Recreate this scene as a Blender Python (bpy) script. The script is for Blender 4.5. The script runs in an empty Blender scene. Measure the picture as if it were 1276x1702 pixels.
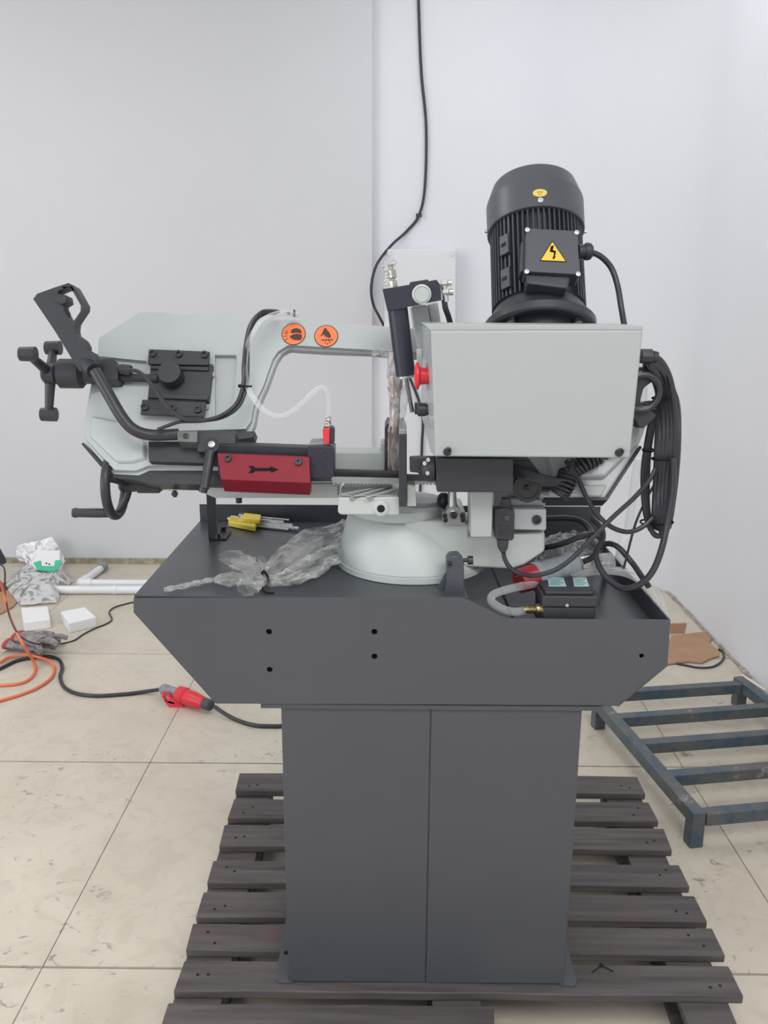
import bpy, bmesh, math, random
from mathutils import Vector, Matrix, noise
from mathutils.geometry import tessellate_polygon
random.seed(7)
V = Vector
PI = math.pi
W_, H_ = 1276, 1702
# ------------------------------------------------------------------ camera
FPX = 1400.0
CAMH = 1.344
th, psi, rl = math.radians(13.9), 0.0075, 0.0045
fwd = V((-math.sin(psi)*math.cos(th), math.cos(psi)*math.cos(th), -math.sin(th)))
rt0 = V((math.cos(psi), math.sin(psi), 0)); up0 = rt0.cross(fwd)
rt = rt0*math.cos(rl) + up0*math.sin(rl); up = up0*math.cos(rl) - rt0*math.sin(rl)
CAM = V((0, 0, CAMH))
sc = bpy.context.scene
col = sc.collection
cd = bpy.data.cameras.new('camera'); cam = bpy.data.objects.new('camera', cd); col.objects.link(cam)
cd.sensor_fit = 'VERTICAL'; cd.sensor_height = 36.0; cd.sensor_width = 27.0
cd.lens = FPX/H_*36.0; cd.clip_start = 0.02
m = Matrix((rt, up, -fwd)).transposed().to_4x4(); m.translation = CAM
cam.matrix_world = m
sc.camera = cam
# ------------------------------------------------------------------ world and lights
w = bpy.data.worlds.new('world'); sc.world = w; w.use_nodes = True
w.node_tree.nodes['Background'].inputs[0].default_value = (0.78, 0.87, 1.0, 1)
w.node_tree.nodes['Background'].inputs[1].default_value = 1.6
def area(name, loc, rot, sx, sy, power, colr=(1, 1, 1)):
    l = bpy.data.lights.new(name, 'AREA'); l.shape = 'RECTANGLE'; l.size = sx; l.size_y = sy
    l.energy = power; l.color = colr
    o = bpy.data.objects.new(name, l); col.objects.link(o); o.location = loc; o.rotation_euler = rot
    return o
area('overhead_fill', (0.35, -0.9, 3.15), (0, 0, 0), 1.9, 1.4, 66, (1.0, 0.985, 0.97))  # unseen overhead area light, added as the main fill
area('overhead_fill', (0.55, 3.2, 3.1), (0, 0, 0), 0.9, 0.6, 10.5, (0.95, 0.97, 1.0))  # unseen, added to brighten the back corner and upper right wall
area('overhead_fill', (-2.4, 2.4, 3.15), (0, 0, 0), 1.6, 1.0, 26, (1.0, 0.99, 0.97))  # unseen overhead light added as fill for the left side
area('side_fill', (-3.6, -0.2, 1.5), (math.radians(86), 0, math.radians(-68)), 2.6, 1.8, 56, (0.93, 0.965, 1.0))  # low fill added from the left; no window stands there
sc.view_settings.view_transform = 'Standard'; sc.view_settings.look = 'None'
sc.view_settings.gamma = 1.0; sc.view_settings.use_curve_mapping = False
sc.view_settings.exposure = 0.0

# ------------------------------------------------------------------ pixel to world helpers (measured positions on real planes)
def ray(px, py): return fwd*FPX + rt*(px - W_/2) - up*(py - H_/2)
def PY(px, py, Y): d = ray(px, py); return CAM + d*(Y/d.y)
def PZ(px, py, Z=0.0): d = ray(px, py); return CAM + d*((Z - CAMH)/d.z)
def PX(px, py, X): d = ray(px, py); return CAM + d*(X/d.x)
class Fr:
    """plane with axes u, v and outward normal n"""
    def __init__(s, o, u, v):
        s.o, s.u, s.v = V(o), V(u).normalized(), V(v).normalized(); s.n = s.u.cross(s.v)
        s.M = Matrix((s.u, s.v, s.n)).transposed().to_4x4(); s.M.translation = s.o
    def hit(s, px, py, w=0.0):
        d = ray(px, py); o = s.o + s.n*w
        return CAM + d*((o - CAM).dot(s.n)/d.dot(s.n))
    def uv(s, px, py, w=0.0):
        p = s.hit(px, py, w) - s.o; return (p.dot(s.u), p.dot(s.v))
    def poly(s, pts, w=0.0): return [s.uv(a, b, w) for a, b in pts]
    def at(s, a, b, w=0.0): return s.o + s.u*a + s.v*b + s.n*w
def FY(Y): return Fr((0, Y, 0), (1, 0, 0), (0, 0, 1))

# ------------------------------------------------------------------ materials
def mat(name, c, rough=0.5, metal=0.0, noise_amt=0.0, nscale=8.0, bump=0.0, bscale=60.0, c2=None, coat=0.0, spec=0.5, rvar=0.0, emit=0):
    mt = bpy.data.materials.new(name); mt.use_nodes = True
    nt = mt.node_tree; b = nt.nodes['Principled BSDF']
    b.inputs['Base Color'].default_value = (*c, 1); b.inputs['Roughness'].default_value = rough
    b.inputs['Metallic'].default_value = metal; b.inputs['Coat Weight'].default_value = coat
    b.inputs['Specular IOR Level'].default_value = spec
    tc = nt.nodes.new('ShaderNodeTexCoord')
    if noise_amt > 0 or c2:
        n = nt.nodes.new('ShaderNodeTexNoise'); n.inputs['Scale'].default_value = nscale; n.inputs['Detail'].default_value = 6
        nt.links.new(tc.outputs['Object'], n.inputs['Vector'])
        r = nt.nodes.new('ShaderNodeValToRGB')
        d = c2 if c2 else tuple(x*(1 - noise_amt) for x in c)
        r.color_ramp.elements[0].color = (*d, 1); r.color_ramp.elements[1].color = (*c, 1)
        r.color_ramp.elements[0].position = 0.35; r.color_ramp.elements[1].position = 0.62
        nt.links.new(n.outputs['Fac'], r.inputs['Fac']); nt.links.new(r.outputs['Color'], b.inputs['Base Color'])
    if bump > 0:
        n2 = nt.nodes.new('ShaderNodeTexNoise'); n2.inputs['Scale'].default_value = bscale; n2.inputs['Detail'].default_value = 4
        nt.links.new(tc.outputs['Object'], n2.inputs['Vector'])
        bp = nt.nodes.new('ShaderNodeBump'); bp.inputs['Strength'].default_value = bump; bp.inputs['Distance'].default_value = 0.002
        nt.links.new(n2.outputs['Fac'], bp.inputs['Height']); nt.links.new(bp.outputs['Normal'], b.inputs['Normal'])
    return mt
def clear_mat(name, c=(0.95, 0.97, 0.97), opac=0.35, rough=0.12, facing=0.5, crinkle=True, cs=16):
    mt = bpy.data.materials.new(name); mt.use_nodes = True
    nt = mt.node_tree; b = nt.nodes['Principled BSDF']; out = nt.nodes['Material Output']
    b.inputs['Base Color'].default_value = (*c, 1); b.inputs['Roughness'].default_value = rough
    b.inputs['Specular IOR Level'].default_value = 1.0; b.inputs['Coat Weight'].default_value = 0.8 if crinkle else 0.0
    t = nt.nodes.new('ShaderNodeBsdfTransparent'); t.inputs[0].default_value = (0.95, 0.96, 0.96, 1)
    lw = nt.nodes.new('ShaderNodeLayerWeight'); lw.inputs['Blend'].default_value = facing
    mp = nt.nodes.new('ShaderNodeMapRange'); mp.inputs['To Min'].default_value = opac*0.5; mp.inputs['To Max'].default_value = min(1, opac*2.3)
    nt.links.new(lw.outputs['Facing'], mp.inputs['Value']); fac = mp.outputs[0]
    if crinkle:
        tc = nt.nodes.new('ShaderNodeTexCoord')
        n = nt.nodes.new('ShaderNodeTexNoise'); n.inputs['Scale'].default_value = cs; n.inputs['Detail'].default_value = 2.5; n.inputs['Distortion'].default_value = 0.8
        nt.links.new(tc.outputs['Object'], n.inputs['Vector'])
        a = nt.nodes.new('ShaderNodeMath'); a.operation = 'SUBTRACT'; a.inputs[1].default_value = 0.5; nt.links.new(n.outputs['Fac'], a.inputs[0])
        a2 = nt.nodes.new('ShaderNodeMath'); a2.operation = 'ABSOLUTE'; nt.links.new(a.outputs[0], a2.inputs[0])
        mr = nt.nodes.new('ShaderNodeMapRange'); mr.inputs['From Max'].default_value = 0.12; mr.inputs['To Min'].default_value = 2.6; mr.inputs['To Max'].default_value = 0.55
        nt.links.new(a2.outputs[0], mr.inputs['Value'])
        mu = nt.nodes.new('ShaderNodeMath'); mu.operation = 'MULTIPLY'; mu.use_clamp = True; nt.links.new(fac, mu.inputs[0]); nt.links.new(mr.outputs[0], mu.inputs[1]); fac = mu.outputs[0]
        bp = nt.nodes.new('ShaderNodeBump'); bp.inputs['Strength'].default_value = 1.0; bp.inputs['Distance'].default_value = 0.02; bp.invert = True
        nt.links.new(a2.outputs[0], bp.inputs['Height']); nt.links.new(bp.outputs['Normal'], b.inputs['Normal'])
    mx = nt.nodes.new('ShaderNodeMixShader')
    nt.links.new(fac, mx.inputs[0]); nt.links.new(t.outputs[0], mx.inputs[1]); nt.links.new(b.outputs[0], mx.inputs[2])
    nt.links.new(mx.outputs[0], out.inputs['Surface'])
    return mt
M = dict(
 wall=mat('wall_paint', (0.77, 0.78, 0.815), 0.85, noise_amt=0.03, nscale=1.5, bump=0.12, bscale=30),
 wall_l=mat('wall_paint_shaded', (0.65, 0.655, 0.68), 0.85, noise_amt=0.03, nscale=1.2, bump=0.12, bscale=30),  # shade on the left back wall put into a darker paint colour
 ceil=mat('ceiling_paint', (0.85, 0.85, 0.86), 0.9),
 grout=mat('tile_grout', (0.30, 0.28, 0.235), 0.9),
 stand=mat('grey_powder_coat', (0.073, 0.076, 0.087), 0.38, bump=0.06, bscale=400, noise_amt=0.06, nscale=3),
 tray=mat('grey_tray_enamel', (0.062, 0.068, 0.080), 0.34, bump=0.05, bscale=300, noise_amt=0.18, nscale=5),
 cast=mat('pale_green_enamel', (0.44, 0.47, 0.475), 0.36, bump=0.10, bscale=18, noise_amt=0.04, nscale=5, coat=0.25),
 sheet=mat('pale_grey_sheet_paint', (0.385, 0.408, 0.40), 0.42, bump=0.04, bscale=200),
 base=mat('pale_cast_base_paint', (0.50, 0.535, 0.52), 0.42, bump=0.15, bscale=25, noise_amt=0.07, nscale=7),
 bare=mat('machined_iron', (0.38, 0.40, 0.40), 0.35, metal=0.7, bump=0.1, bscale=90, noise_amt=0.35, nscale=14),
 iron=mat('dull_iron', (0.17, 0.18, 0.18), 0.5, metal=0.4, noise_amt=0.3, nscale=30),
 black=mat('black_oxide', (0.028, 0.030, 0.036), 0.42, bump=0.08, bscale=150),
 blackp=mat('black_plastic', (0.032, 0.034, 0.040), 0.48, bump=0.05, bscale=200),
 dark=mat('dark_hole', (0.006, 0.006, 0.007), 0.8),
 anod=mat('anodised_black', (0.032, 0.032, 0.048), 0.36, metal=0.25),
 motor=mat('motor_enamel', (0.040, 0.046, 0.056), 0.36, bump=0.12, bscale=40, noise_amt=0.1, nscale=8),
 motorc=mat('fan_cover_enamel', (0.075, 0.080, 0.092), 0.38, bump=0.05, bscale=200),
 rubber=mat('black_cable_rubber', (0.030, 0.030, 0.038), 0.36),
 steel=mat('zinc_steel', (0.62, 0.62, 0.60), 0.28, metal=0.9, noise_amt=0.2, nscale=30),
 chrome=mat('chrome', (0.75, 0.75, 0.76), 0.3, metal=0.55),
 rod=mat('grey_steel_rod', (0.20, 0.20, 0.21), 0.3, metal=0.8),
 blade=mat('blade_steel', (0.085, 0.085, 0.085), 0.38, metal=0.6, noise_amt=0.3, nscale=20),
 redg=mat('red_guard_paint', (0.22, 0.012, 0.026), 0.5, spec=0.3),
 red=mat('red_plastic', (0.72, 0.030, 0.045), 0.38),
 redd=mat('dark_red_plastic', (0.30, 0.02, 0.03), 0.4),
 orange=mat('orange_sticker', (0.85, 0.20, 0.055), 0.45),
 orangec=mat('orange_cord_rubber', (0.80, 0.19, 0.08), 0.5),
 yellow=mat('yellow_plastic', (0.78, 0.60, 0.06), 0.4),
 yel=mat('yellow_sign', (0.85, 0.55, 0.06), 0.5),
 gold=mat('gold_sticker', (0.72, 0.56, 0.14), 0.4),
 ink=mat('black_ink', (0.010, 0.010, 0.012), 0.8, spec=0.15),
 iconink=mat('brown_black_ink', (0.06, 0.025, 0.02), 0.6),
 greyp=mat('grey_plastic', (0.25, 0.28, 0.30), 0.42),
 greyd=mat('dark_grey_plastic', (0.06, 0.065, 0.07), 0.45),
 label=mat('pale_cyan_label', (0.50, 0.70, 0.70), 0.4),
 labink=mat('label_print', (0.13, 0.30, 0.32), 0.5),
 foam=mat('white_foam', (0.88, 0.88, 0.88), 0.9, bump=0.3, bscale=300),
 pvc=mat('white_pvc', (0.80, 0.81, 0.83), 0.35, noise_amt=0.06, nscale=9),
 card=mat('brown_cardboard', (0.46, 0.28, 0.17), 0.85, noise_amt=0.12, nscale=12, bump=0.1, bscale=80),
 green=mat('green_packet_paper', (0.05, 0.50, 0.30), 0.5),
 white=mat('white_paper', (0.82, 0.82, 0.82), 0.6),
 glove=mat('grey_knit', (0.22, 0.20, 0.20), 0.95, bump=0.8, bscale=500, c2=(0.36, 0.34, 0.34), nscale=60),
 cuff=mat('red_knit', (0.42, 0.07, 0.06), 0.95, bump=0.5, bscale=400),
 box=mat('white_abs', (0.74, 0.745, 0.76), 0.4),
 brownfoam=mat('oiled_brown_steel', (0.20, 0.15, 0.13), 0.45, noise_amt=0.6, nscale=35, bump=0.4, bscale=80),
 bag=clear_mat('clear_poly_bag', (0.70, 0.69, 0.66), 0.11, 0.08, cs=11),
 baggrey=clear_mat('grey_poly_sheet', (0.62, 0.62, 0.62), 0.62, 0.25),
 bagbrown=clear_mat('oily_poly_wrap', (0.48, 0.42, 0.40), 0.55, 0.15),
 bagfine=clear_mat('thin_poly_film', (0.80, 0.80, 0.78), 0.15, 0.08, cs=12),
 bagwhite=clear_mat('white_poly_bag', (0.92, 0.93, 0.96), 0.85, 0.3),
 hose=clear_mat('clear_pvc_hose', (0.84, 0.86, 0.85), 0.30, 0.28, 0.35, False),
 glass=mat('sight_glass', (0.46, 0.50, 0.47), 0.08, coat=1.0),
 zinc=mat('dull_zinc', (0.46, 0.46, 0.38), 0.35, metal=0.7, noise_amt=0.2, nscale=60),
 brass=mat('brass_fitting', (0.45, 0.36, 0.20), 0.3, metal=0.9),
)
# wooden pallet: dark grey-brown weathered planks
def wood_mat():
    mt = mat('weathered_dark_wood', (0.12, 0.105, 0.10), 0.72); nt = mt.node_tree; b = nt.nodes['Principled BSDF']
    tc = nt.nodes.new('ShaderNodeTexCoord'); mp = nt.nodes.new('ShaderNodeMapping'); mp.inputs['Scale'].default_value = (3, 40, 40)
    oi = nt.nodes.new('ShaderNodeObjectInfo')
    n = nt.nodes.new('ShaderNodeTexNoise'); n.noise_dimensions = '4D'; n.inputs['Scale'].default_value = 1.6; n.inputs['Detail'].default_value = 8
    mw = nt.nodes.new('ShaderNodeMath'); mw.operation = 'MULTIPLY'; mw.inputs[1].default_value = 50
    nt.links.new(oi.outputs['Random'], mw.inputs[0]); nt.links.new(mw.outputs[0], n.inputs['W'])
    nt.links.new(tc.outputs['Object'], mp.inputs[0]); nt.links.new(mp.outputs[0], n.inputs['Vector'])
    r = nt.nodes.new('ShaderNodeValToRGB'); e = r.color_ramp.elements
    e[0].color = (0.052, 0.046, 0.047, 1); e[0].position = 0.28; e[1].color = (0.130, 0.112, 0.108, 1); e[1].position = 0.72
    nt.links.new(n.outputs['Fac'], r.inputs['Fac'])
    n3 = nt.nodes.new('ShaderNodeTexNoise'); n3.noise_dimensions = '4D'; n3.inputs['Scale'].default_value = 9; n3.inputs['Detail'].default_value = 5
    nt.links.new(tc.outputs['Object'], n3.inputs['Vector']); nt.links.new(mw.outputs[0], n3.inputs['W'])
    r3 = nt.nodes.new('ShaderNodeValToRGB'); e = r3.color_ramp.elements
    e[0].color = (0, 0, 0, 1); e[0].position = 0.60; e[1].color = (1, 1, 1, 1); e[1].position = 0.72
    nt.links.new(n3.outputs['Fac'], r3.inputs['Fac'])
    mx = nt.nodes.new('ShaderNodeMix'); mx.data_type = 'RGBA'
    mf = nt.nodes.new('ShaderNodeMath'); mf.operation = 'MULTIPLY'; mf.inputs[1].default_value = 0.55
    nt.links.new(r3.outputs['Color'], mf.inputs[0]); nt.links.new(mf.outputs[0], mx.inputs[0])
    nt.links.new(r.outputs['Color'], mx.inputs[6]); mx.inputs[7].default_value = (0.14, 0.075, 0.066, 1)
    nt.links.new(mx.outputs[2], b.inputs['Base Color'])
    bp = nt.nodes.new('ShaderNodeBump'); bp.inputs['Strength'].default_value = 0.35; bp.inputs['Distance'].default_value = 0.003
    nt.links.new(n.outputs['Fac'], bp.inputs['Height']); nt.links.new(bp.outputs['Normal'], b.inputs['Normal'])
    return mt
M['wood'] = wood_mat()
def tile_mat():
    mt = mat('cream_travertine_tile', (0.62, 0.57, 0.47), 0.34, spec=0.35); nt = mt.node_tree; b = nt.nodes['Principled BSDF']; L = nt.links
    geo = nt.nodes.new('ShaderNodeNewGeometry')
    def nz(scale, det, dist=0.0, sc=(1, 1, 1)):
        mp = nt.nodes.new('ShaderNodeMapping'); mp.inputs['Scale'].default_value = sc; L.new(geo.outputs['Position'], mp.inputs[0])
        n = nt.nodes.new('ShaderNodeTexNoise'); n.inputs['Scale'].default_value = scale; n.inputs['Detail'].default_value = det; n.inputs['Distortion'].default_value = dist
        L.new(mp.outputs[0], n.inputs['Vector']); return n
    def ramp(src, p0, p1, c0, c1):
        r = nt.nodes.new('ShaderNodeValToRGB'); e = r.color_ramp.elements; e[0].position = p0; e[1].position = p1
        e[0].color = (*c0, 1); e[1].color = (*c1, 1); L.new(src, r.inputs['Fac']); return r
    base = ramp(nz(2.2, 5, 1.2).outputs['Fac'], 0.3, 0.7, (0.57, 0.51, 0.42), (0.66, 0.60, 0.50))
    sw = ramp(nz(9, 7, 2.5).outputs['Fac'], 0.36, 0.5, (0.88, 0.87, 0.86), (1, 1, 1))
    mask = ramp(nz(1.7, 2).outputs['Fac'], 0.50, 0.60, (0, 0, 0), (1, 1, 1))
    pit = ramp(nz(30, 5, 1.0, (1, 1.3, 1)).outputs['Fac'], 0.625, 0.70, (0, 0, 0), (1, 1, 1))
    mu = nt.nodes.new('ShaderNodeMix'); mu.data_type = 'RGBA'; mu.blend_type = 'MULTIPLY'; mu.inputs[0].default_value = 0.55
    L.new(base.outputs[0], mu.inputs[6]); L.new(sw.outputs[0], mu.inputs[7])
    mm = nt.nodes.new('ShaderNodeMath'); mm.operation = 'MULTIPLY'; L.new(mask.outputs[0], mm.inputs[0]); L.new(pit.outputs[0], mm.inputs[1])
    m2 = nt.nodes.new('ShaderNodeMath'); m2.operation = 'MULTIPLY'; m2.inputs[1].default_value = 0.75; L.new(mm.outputs[0], m2.inputs[0])
    mx = nt.nodes.new('ShaderNodeMix'); mx.data_type = 'RGBA'; L.new(m2.outputs[0], mx.inputs[0]); L.new(mu.outputs[2], mx.inputs[6])
    mx.inputs[7].default_value = (0.24, 0.215, 0.18, 1)
    L.new(mx.outputs[2], b.inputs['Base Color'])
    rr = ramp(nz(4, 4).outputs['Fac'], 0.3, 0.7, (0.30, 0.30, 0.30), (0.48, 0.48, 0.48)); L.new(rr.outputs[0], b.inputs['Roughness'])
    return mt
M['tile'] = tile_mat()
def worn_steel():
    mt = mat('worn_blue_steel_paint', (0.06, 0.10, 0.14), 0.38); nt = mt.node_tree; b = nt.nodes['Principled BSDF']; L = nt.links
    g = nt.nodes.new('ShaderNodeNewGeometry')
    n = nt.nodes.new('ShaderNodeTexNoise'); n.inputs['Scale'].default_value = 16; n.inputs['Detail'].default_value = 10; n.inputs['Roughness'].default_value = 0.7; L.new(g.outputs['Position'], n.inputs['Vector'])
    r = nt.nodes.new('ShaderNodeValToRGB'); e = r.color_ramp.elements
    e[0].position = 0.38; e[0].color = (0.035, 0.075, 0.115, 1); e[1].position = 0.50; e[1].color = (0.085, 0.10, 0.108, 1)
    x = e.new(0.62); x.color = (0.12, 0.11, 0.105, 1); x = e.new(0.72); x.color = (0.38, 0.39, 0.38, 1)
    L.new(n.outputs['Fac'], r.inputs['Fac']); L.new(r.outputs['Color'], b.inputs['Base Color'])
    return mt
M['worn'] = worn_steel()

# ------------------------------------------------------------------ mesh builder
ROOT = {}          # object name -> world position of its thing's base
def smooth_pts(pts, sub=8):
    P = [V(p) for p in pts]
    if len(P) < 3: return P
    out = []
    for i in range(len(P) - 1):
        p0 = P[i-1] if i > 0 else P[i]*2 - P[i+1]
        p1, p2 = P[i], P[i+1]
        p3 = P[i+2] if i + 2 < len(P) else P[i+1]*2 - P[i]
        for k in range(sub):
            t = k/sub
            out.append(0.5*((2*p1) + (p2 - p0)*t + (2*p0 - 5*p1 + 4*p2 - p3)*t*t + (-p0 + 3*p1 - 3*p2 + p3)*t**3))
    out.append(P[-1]); return out
class B:
    def __init__(s): s.bm = bmesh.new()
    def quad_loop(s, rings, cap=True, closed=False):
        bm = s.bm; R = [[bm.verts.new(p) for p in r] for r in rings]; n = len(R[0])
        for i in range(len(R) - (0 if closed else 1)):
            a, b = R[i], R[(i+1) % len(R)]
            for k in range(n): bm.faces.new((a[k], a[(k+1) % n], b[(k+1) % n], b[k]))
        if cap and not closed:
            bm.faces.new(R[0][::-1]); bm.faces.new(R[-1])
        return s
    def box(s, x0, x1, y0, y1, z0, z1, M=None):
        M = M or Matrix()
        p = [[(x0, y0, z), (x1, y0, z), (x1, y1, z), (x0, y1, z)] for z in (z0, z1)]
        return s.quad_loop([[M @ V(q) for q in r] for r in p])
    def prism(s, M, poly, z0, z1, holes=(), taper=None):
        loops = [poly] + list(holes); bm = s.bm
        if not holes:
            r0 = [M @ V((a, b, z0)) for a, b in poly]
            if taper:
                cx = sum(a for a, b in poly)/len(poly); cy = sum(b for a, b in poly)/len(poly)
                r1 = [M @ V((cx + (a - cx)*taper, cy + (b - cy)*taper, z1)) for a, b in poly]
            else: r1 = [M @ V((a, b, z1)) for a, b in poly]
            return s.quad_loop([r0, r1])
        tri = tessellate_polygon([[V((a, b, 0)) for a, b in l] for l in loops])
        flat = [q for l in loops for q in l]
        va = [bm.verts.new(M @ V((a, b, z0))) for a, b in flat]; vb = [bm.verts.new(M @ V((a, b, z1))) for a, b in flat]
        for t in tri:
            try: bm.faces.new([va[i] for i in t][::-1]); bm.faces.new([vb[i] for i in t])
            except ValueError: pass
        o = 0
        for l in loops:
            n = len(l)
            for k in range(n):
                i, j = o + k, o + (k+1) % n
                bm.faces.new((va[i], va[j], vb[j], vb[i]))
            o += n
        return s
    def ring_frame(s, d):
        d = d.normalized(); a = V((0, 0, 1)) if abs(d.z) < 0.9 else V((1, 0, 0))
        u = d.cross(a).normalized(); return u, d.cross(u)
    def cyl(s, p, q, r, r2=None, n=20):
        p, q = V(p), V(q); u, v = s.ring_frame(q - p); r2 = r if r2 is None else r2
        f = lambda c, R: [c + (u*math.cos(2*PI*k/n) + v*math.sin(2*PI*k/n))*R for k in range(n)]
        return s.quad_loop([f(p, r), f(q, r2)])
    def lathe(s, p, ax, prof, n=28):
        p, ax = V(p), V(ax).normalized(); u, v = s.ring_frame(ax)
        return s.quad_loop([[p + ax*z + (u*math.cos(2*PI*k/n) + v*math.sin(2*PI*k/n))*max(R, 1e-5) for k in range(n)] for R, z in prof])
    def tube(s, pts, r, n=9, sub=8, rfun=None, flat=1.0):
        P = smooth_pts(pts, sub); rings = []; u = None
        for i, p in enumerate(P):
            d = (P[min(i+1, len(P)-1)] - P[max(i-1, 0)])
            d = d.normalized() if d.length > 1e-9 else V((1, 0, 0))
            if u is None: u, v = s.ring_frame(d)
            else: u = (u - d*u.dot(d)).normalized()
            v = d.cross(u); R = r*(rfun(i/(len(P)-1)) if rfun else 1)
            rings.append([p + u*math.cos(2*PI*k/n)*R + v*math.sin(2*PI*k/n)*R*flat for k in range(n)])
        return s.quad_loop(rings)
    def ball(s, c, r, sx=1, sy=1, sz=1, n=14):
        c = V(c)
        rr = []
        for i in range(1, n//2):
            t = PI*i/(n//2); rr.append([c + V((sx*r*math.sin(t)*math.cos(2*PI*k/n), sy*r*math.sin(t)*math.sin(2*PI*k/n), -sz*r*math.cos(t))) for k in range(n)])
        return s.quad_loop(rr)
    def torus(s, c, ax, R, r, n=36, m=10, a0=0, a1=2*PI):
        c = V(c); ax = V(ax).normalized(); u, v = s.ring_frame(ax); rings = []
        full = abs(a1 - a0 - 2*PI) < 1e-6
        for i in range(n if full else n+1):
            t = a0 + (a1 - a0)*i/n; e = u*math.cos(t) + v*math.sin(t)
            rings.append([c + e*(R + r*math.cos(2*PI*k/m)) + ax*r*math.sin(2*PI*k/m) for k in range(m)])
        return s.quad_loop(rings, cap=not full, closed=full)
    def build(s, name, mt, parent=None, bevel=0.0, ang=38, loc=None, kind=None, label=None, segs=2):
        bm = s.bm; bmesh.ops.recalc_face_normals(bm, faces=bm.faces)
        base = ROOT.get(parent.name, V((0, 0, 0))) if parent else (V(loc) if loc is not None else None)
        if base is None:
            lo = V([min(v.co[i] for v in bm.verts) for i in range(3)]); hi = V([max(v.co[i] for v in bm.verts) for i in range(3)])
            base = V(((lo.x+hi.x)/2, (lo.y+hi.y)/2, lo.z))
        for v in bm.verts: v.co -= base
        for f in bm.faces: f.smooth = True
        lim = math.radians(ang)
        for e in bm.edges:
            if len(e.link_faces) == 2 and e.calc_face_angle(0) > lim: e.smooth = False
        me = bpy.data.meshes.new(name); bm.to_mesh(me); bm.free()
        mt = M[mt] if isinstance(mt, str) else mt
        me.materials.append(mt)
        o = bpy.data.objects.new(name, me); col.objects.link(o)
        if parent: o.parent = parent
        else: o.location = base
        ROOT[o.name] = base
        if bevel:
            b = o.modifiers.new('bevel', 'BEVEL'); b.width = bevel; b.segments = segs; b.limit_method = 'ANGLE'; b.angle_limit = math.radians(35); b.harden_normals = True
            for e in me.edges: e.use_edge_sharp = False
        if kind: o['kind'] = kind
        if label: o['label'] = label
        return o
def tag(o, label, cat, group=None, kind=None):
    o['label'] = label; o['category'] = cat
    if group: o['group'] = group
    if kind: o['kind'] = kind
    return o
def thing(name, loc, label, cat, group=None):
    o = bpy.data.objects.new(name, None); o.empty_display_size = 0.05; col.objects.link(o); o.location = loc
    ROOT[o.name] = V(loc); return tag(o, label, cat, group)
def circ(cx, cy, r, n=20, sx=1, sy=1): return [(cx + r*sx*math.cos(2*PI*k/n), cy + r*sy*math.sin(2*PI*k/n)) for k in range(n)]
def screw(p, n, r, parent, mt='black', h=0.005, name='screw'):
    """socket-head screw with a hexagonal recess"""
    p, n = V(p), V(n).normalized(); b = B(); u, v = b.ring_frame(n)
    ring = lambda R, z, k=18: [p + n*z + (u*math.cos(2*PI*i/k) + v*math.sin(2*PI*i/k))*R for i in range(k)]
    def hexr(R, z):
        out = []
        for i in range(18):
            t = 2*PI*i/18; a = (t % (PI/3)) - PI/6; out.append(p + n*z + (u*math.cos(t) + v*math.sin(t))*R*0.866/math.cos(a))
        return out
    b.quad_loop([ring(r, 0), ring(r, h*0.85), ring(r*0.88, h), hexr(r*0.55, h), hexr(r*0.5, h*0.35)])
    return b.build(name, mt, parent)

# ================================================================== SETTING
XR = 1.345          # right wall
YL, YRB = 4.26, 4.30
XC = PY(618, 700, YL).x
floor = B().box(-4.2, XR + 0.1, -3.2, 4.7, -0.06, -0.012).build('floor', 'grout', loc=(0, 0, 0), kind='structure')
x_t = PZ(71.5, 1605).x; y_t = PZ(71.5, 1605).y
tb = B().box(0.0007, 0.7993, 0.0007, 0.7993, -0.012, 0)
tl = tb.build('tile', 'tile', floor, bevel=0.0012, segs=1); first = True
for i in range(-5, 4):
    for j in range(-6, 4):
        x, y = x_t + 0.8*i, y_t + 0.805*j
        if x + 0.8 > XR + 0.75 or x < -4.6 : continue
        if first: o = tl; first = False
        else: o = tl.copy(); col.objects.link(o)
        o.location = (x, y, random.uniform(-0.0004, 0))
def wall(name, x0, x1, y0, y1, z0, z1, mt): return B().box(x0, x1, y0, y1, z0, z1).build(name, mt, kind='structure')
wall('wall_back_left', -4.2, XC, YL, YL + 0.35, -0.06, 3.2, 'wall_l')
RC = 0.55      # the corner is rounded off in plaster
wall('wall_back_right', XC - 0.05, XR - RC, YRB, YRB + 0.2, -0.06, 3.2, 'wall')
wb_ = B(); arc = [(XR - RC + RC*math.sin(PI/2*k/24), YRB - RC + RC*math.cos(PI/2*k/24)) for k in range(25)]
wb_.prism(Matrix(), arc + [(XR, -3.2), (XR + .2, -3.2), (XR + .2, YRB + .2), (XR - RC, YRB + .2)], -0.06, 3.2); wb_.build('wall_right', 'wall', kind='structure')
wall('wall_left', -4.35, -4.2, -3.2, YL + 0.35, -0.06, 3.2, 'wall')
wall('ceiling', -4.35, XR + 0.15, -3.2, 4.66, 3.2, 3.3, 'ceil')
# wall behind the photographer with a big window opening
bw = B(); bw.box(-4.35, -3.6, -3.3, -3.15, -0.06, 3.2); bw.box(-0.6, XR + 0.15, -3.3, -3.15, -0.06, 3.2)
bw.box(-3.6, -0.6, -3.3, -3.15, -0.06, 0.8); bw.box(-3.6, -0.6, -3.3, -3.15, 2.7, 3.2); bw.build('wall_front', 'wall', kind='structure')
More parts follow.
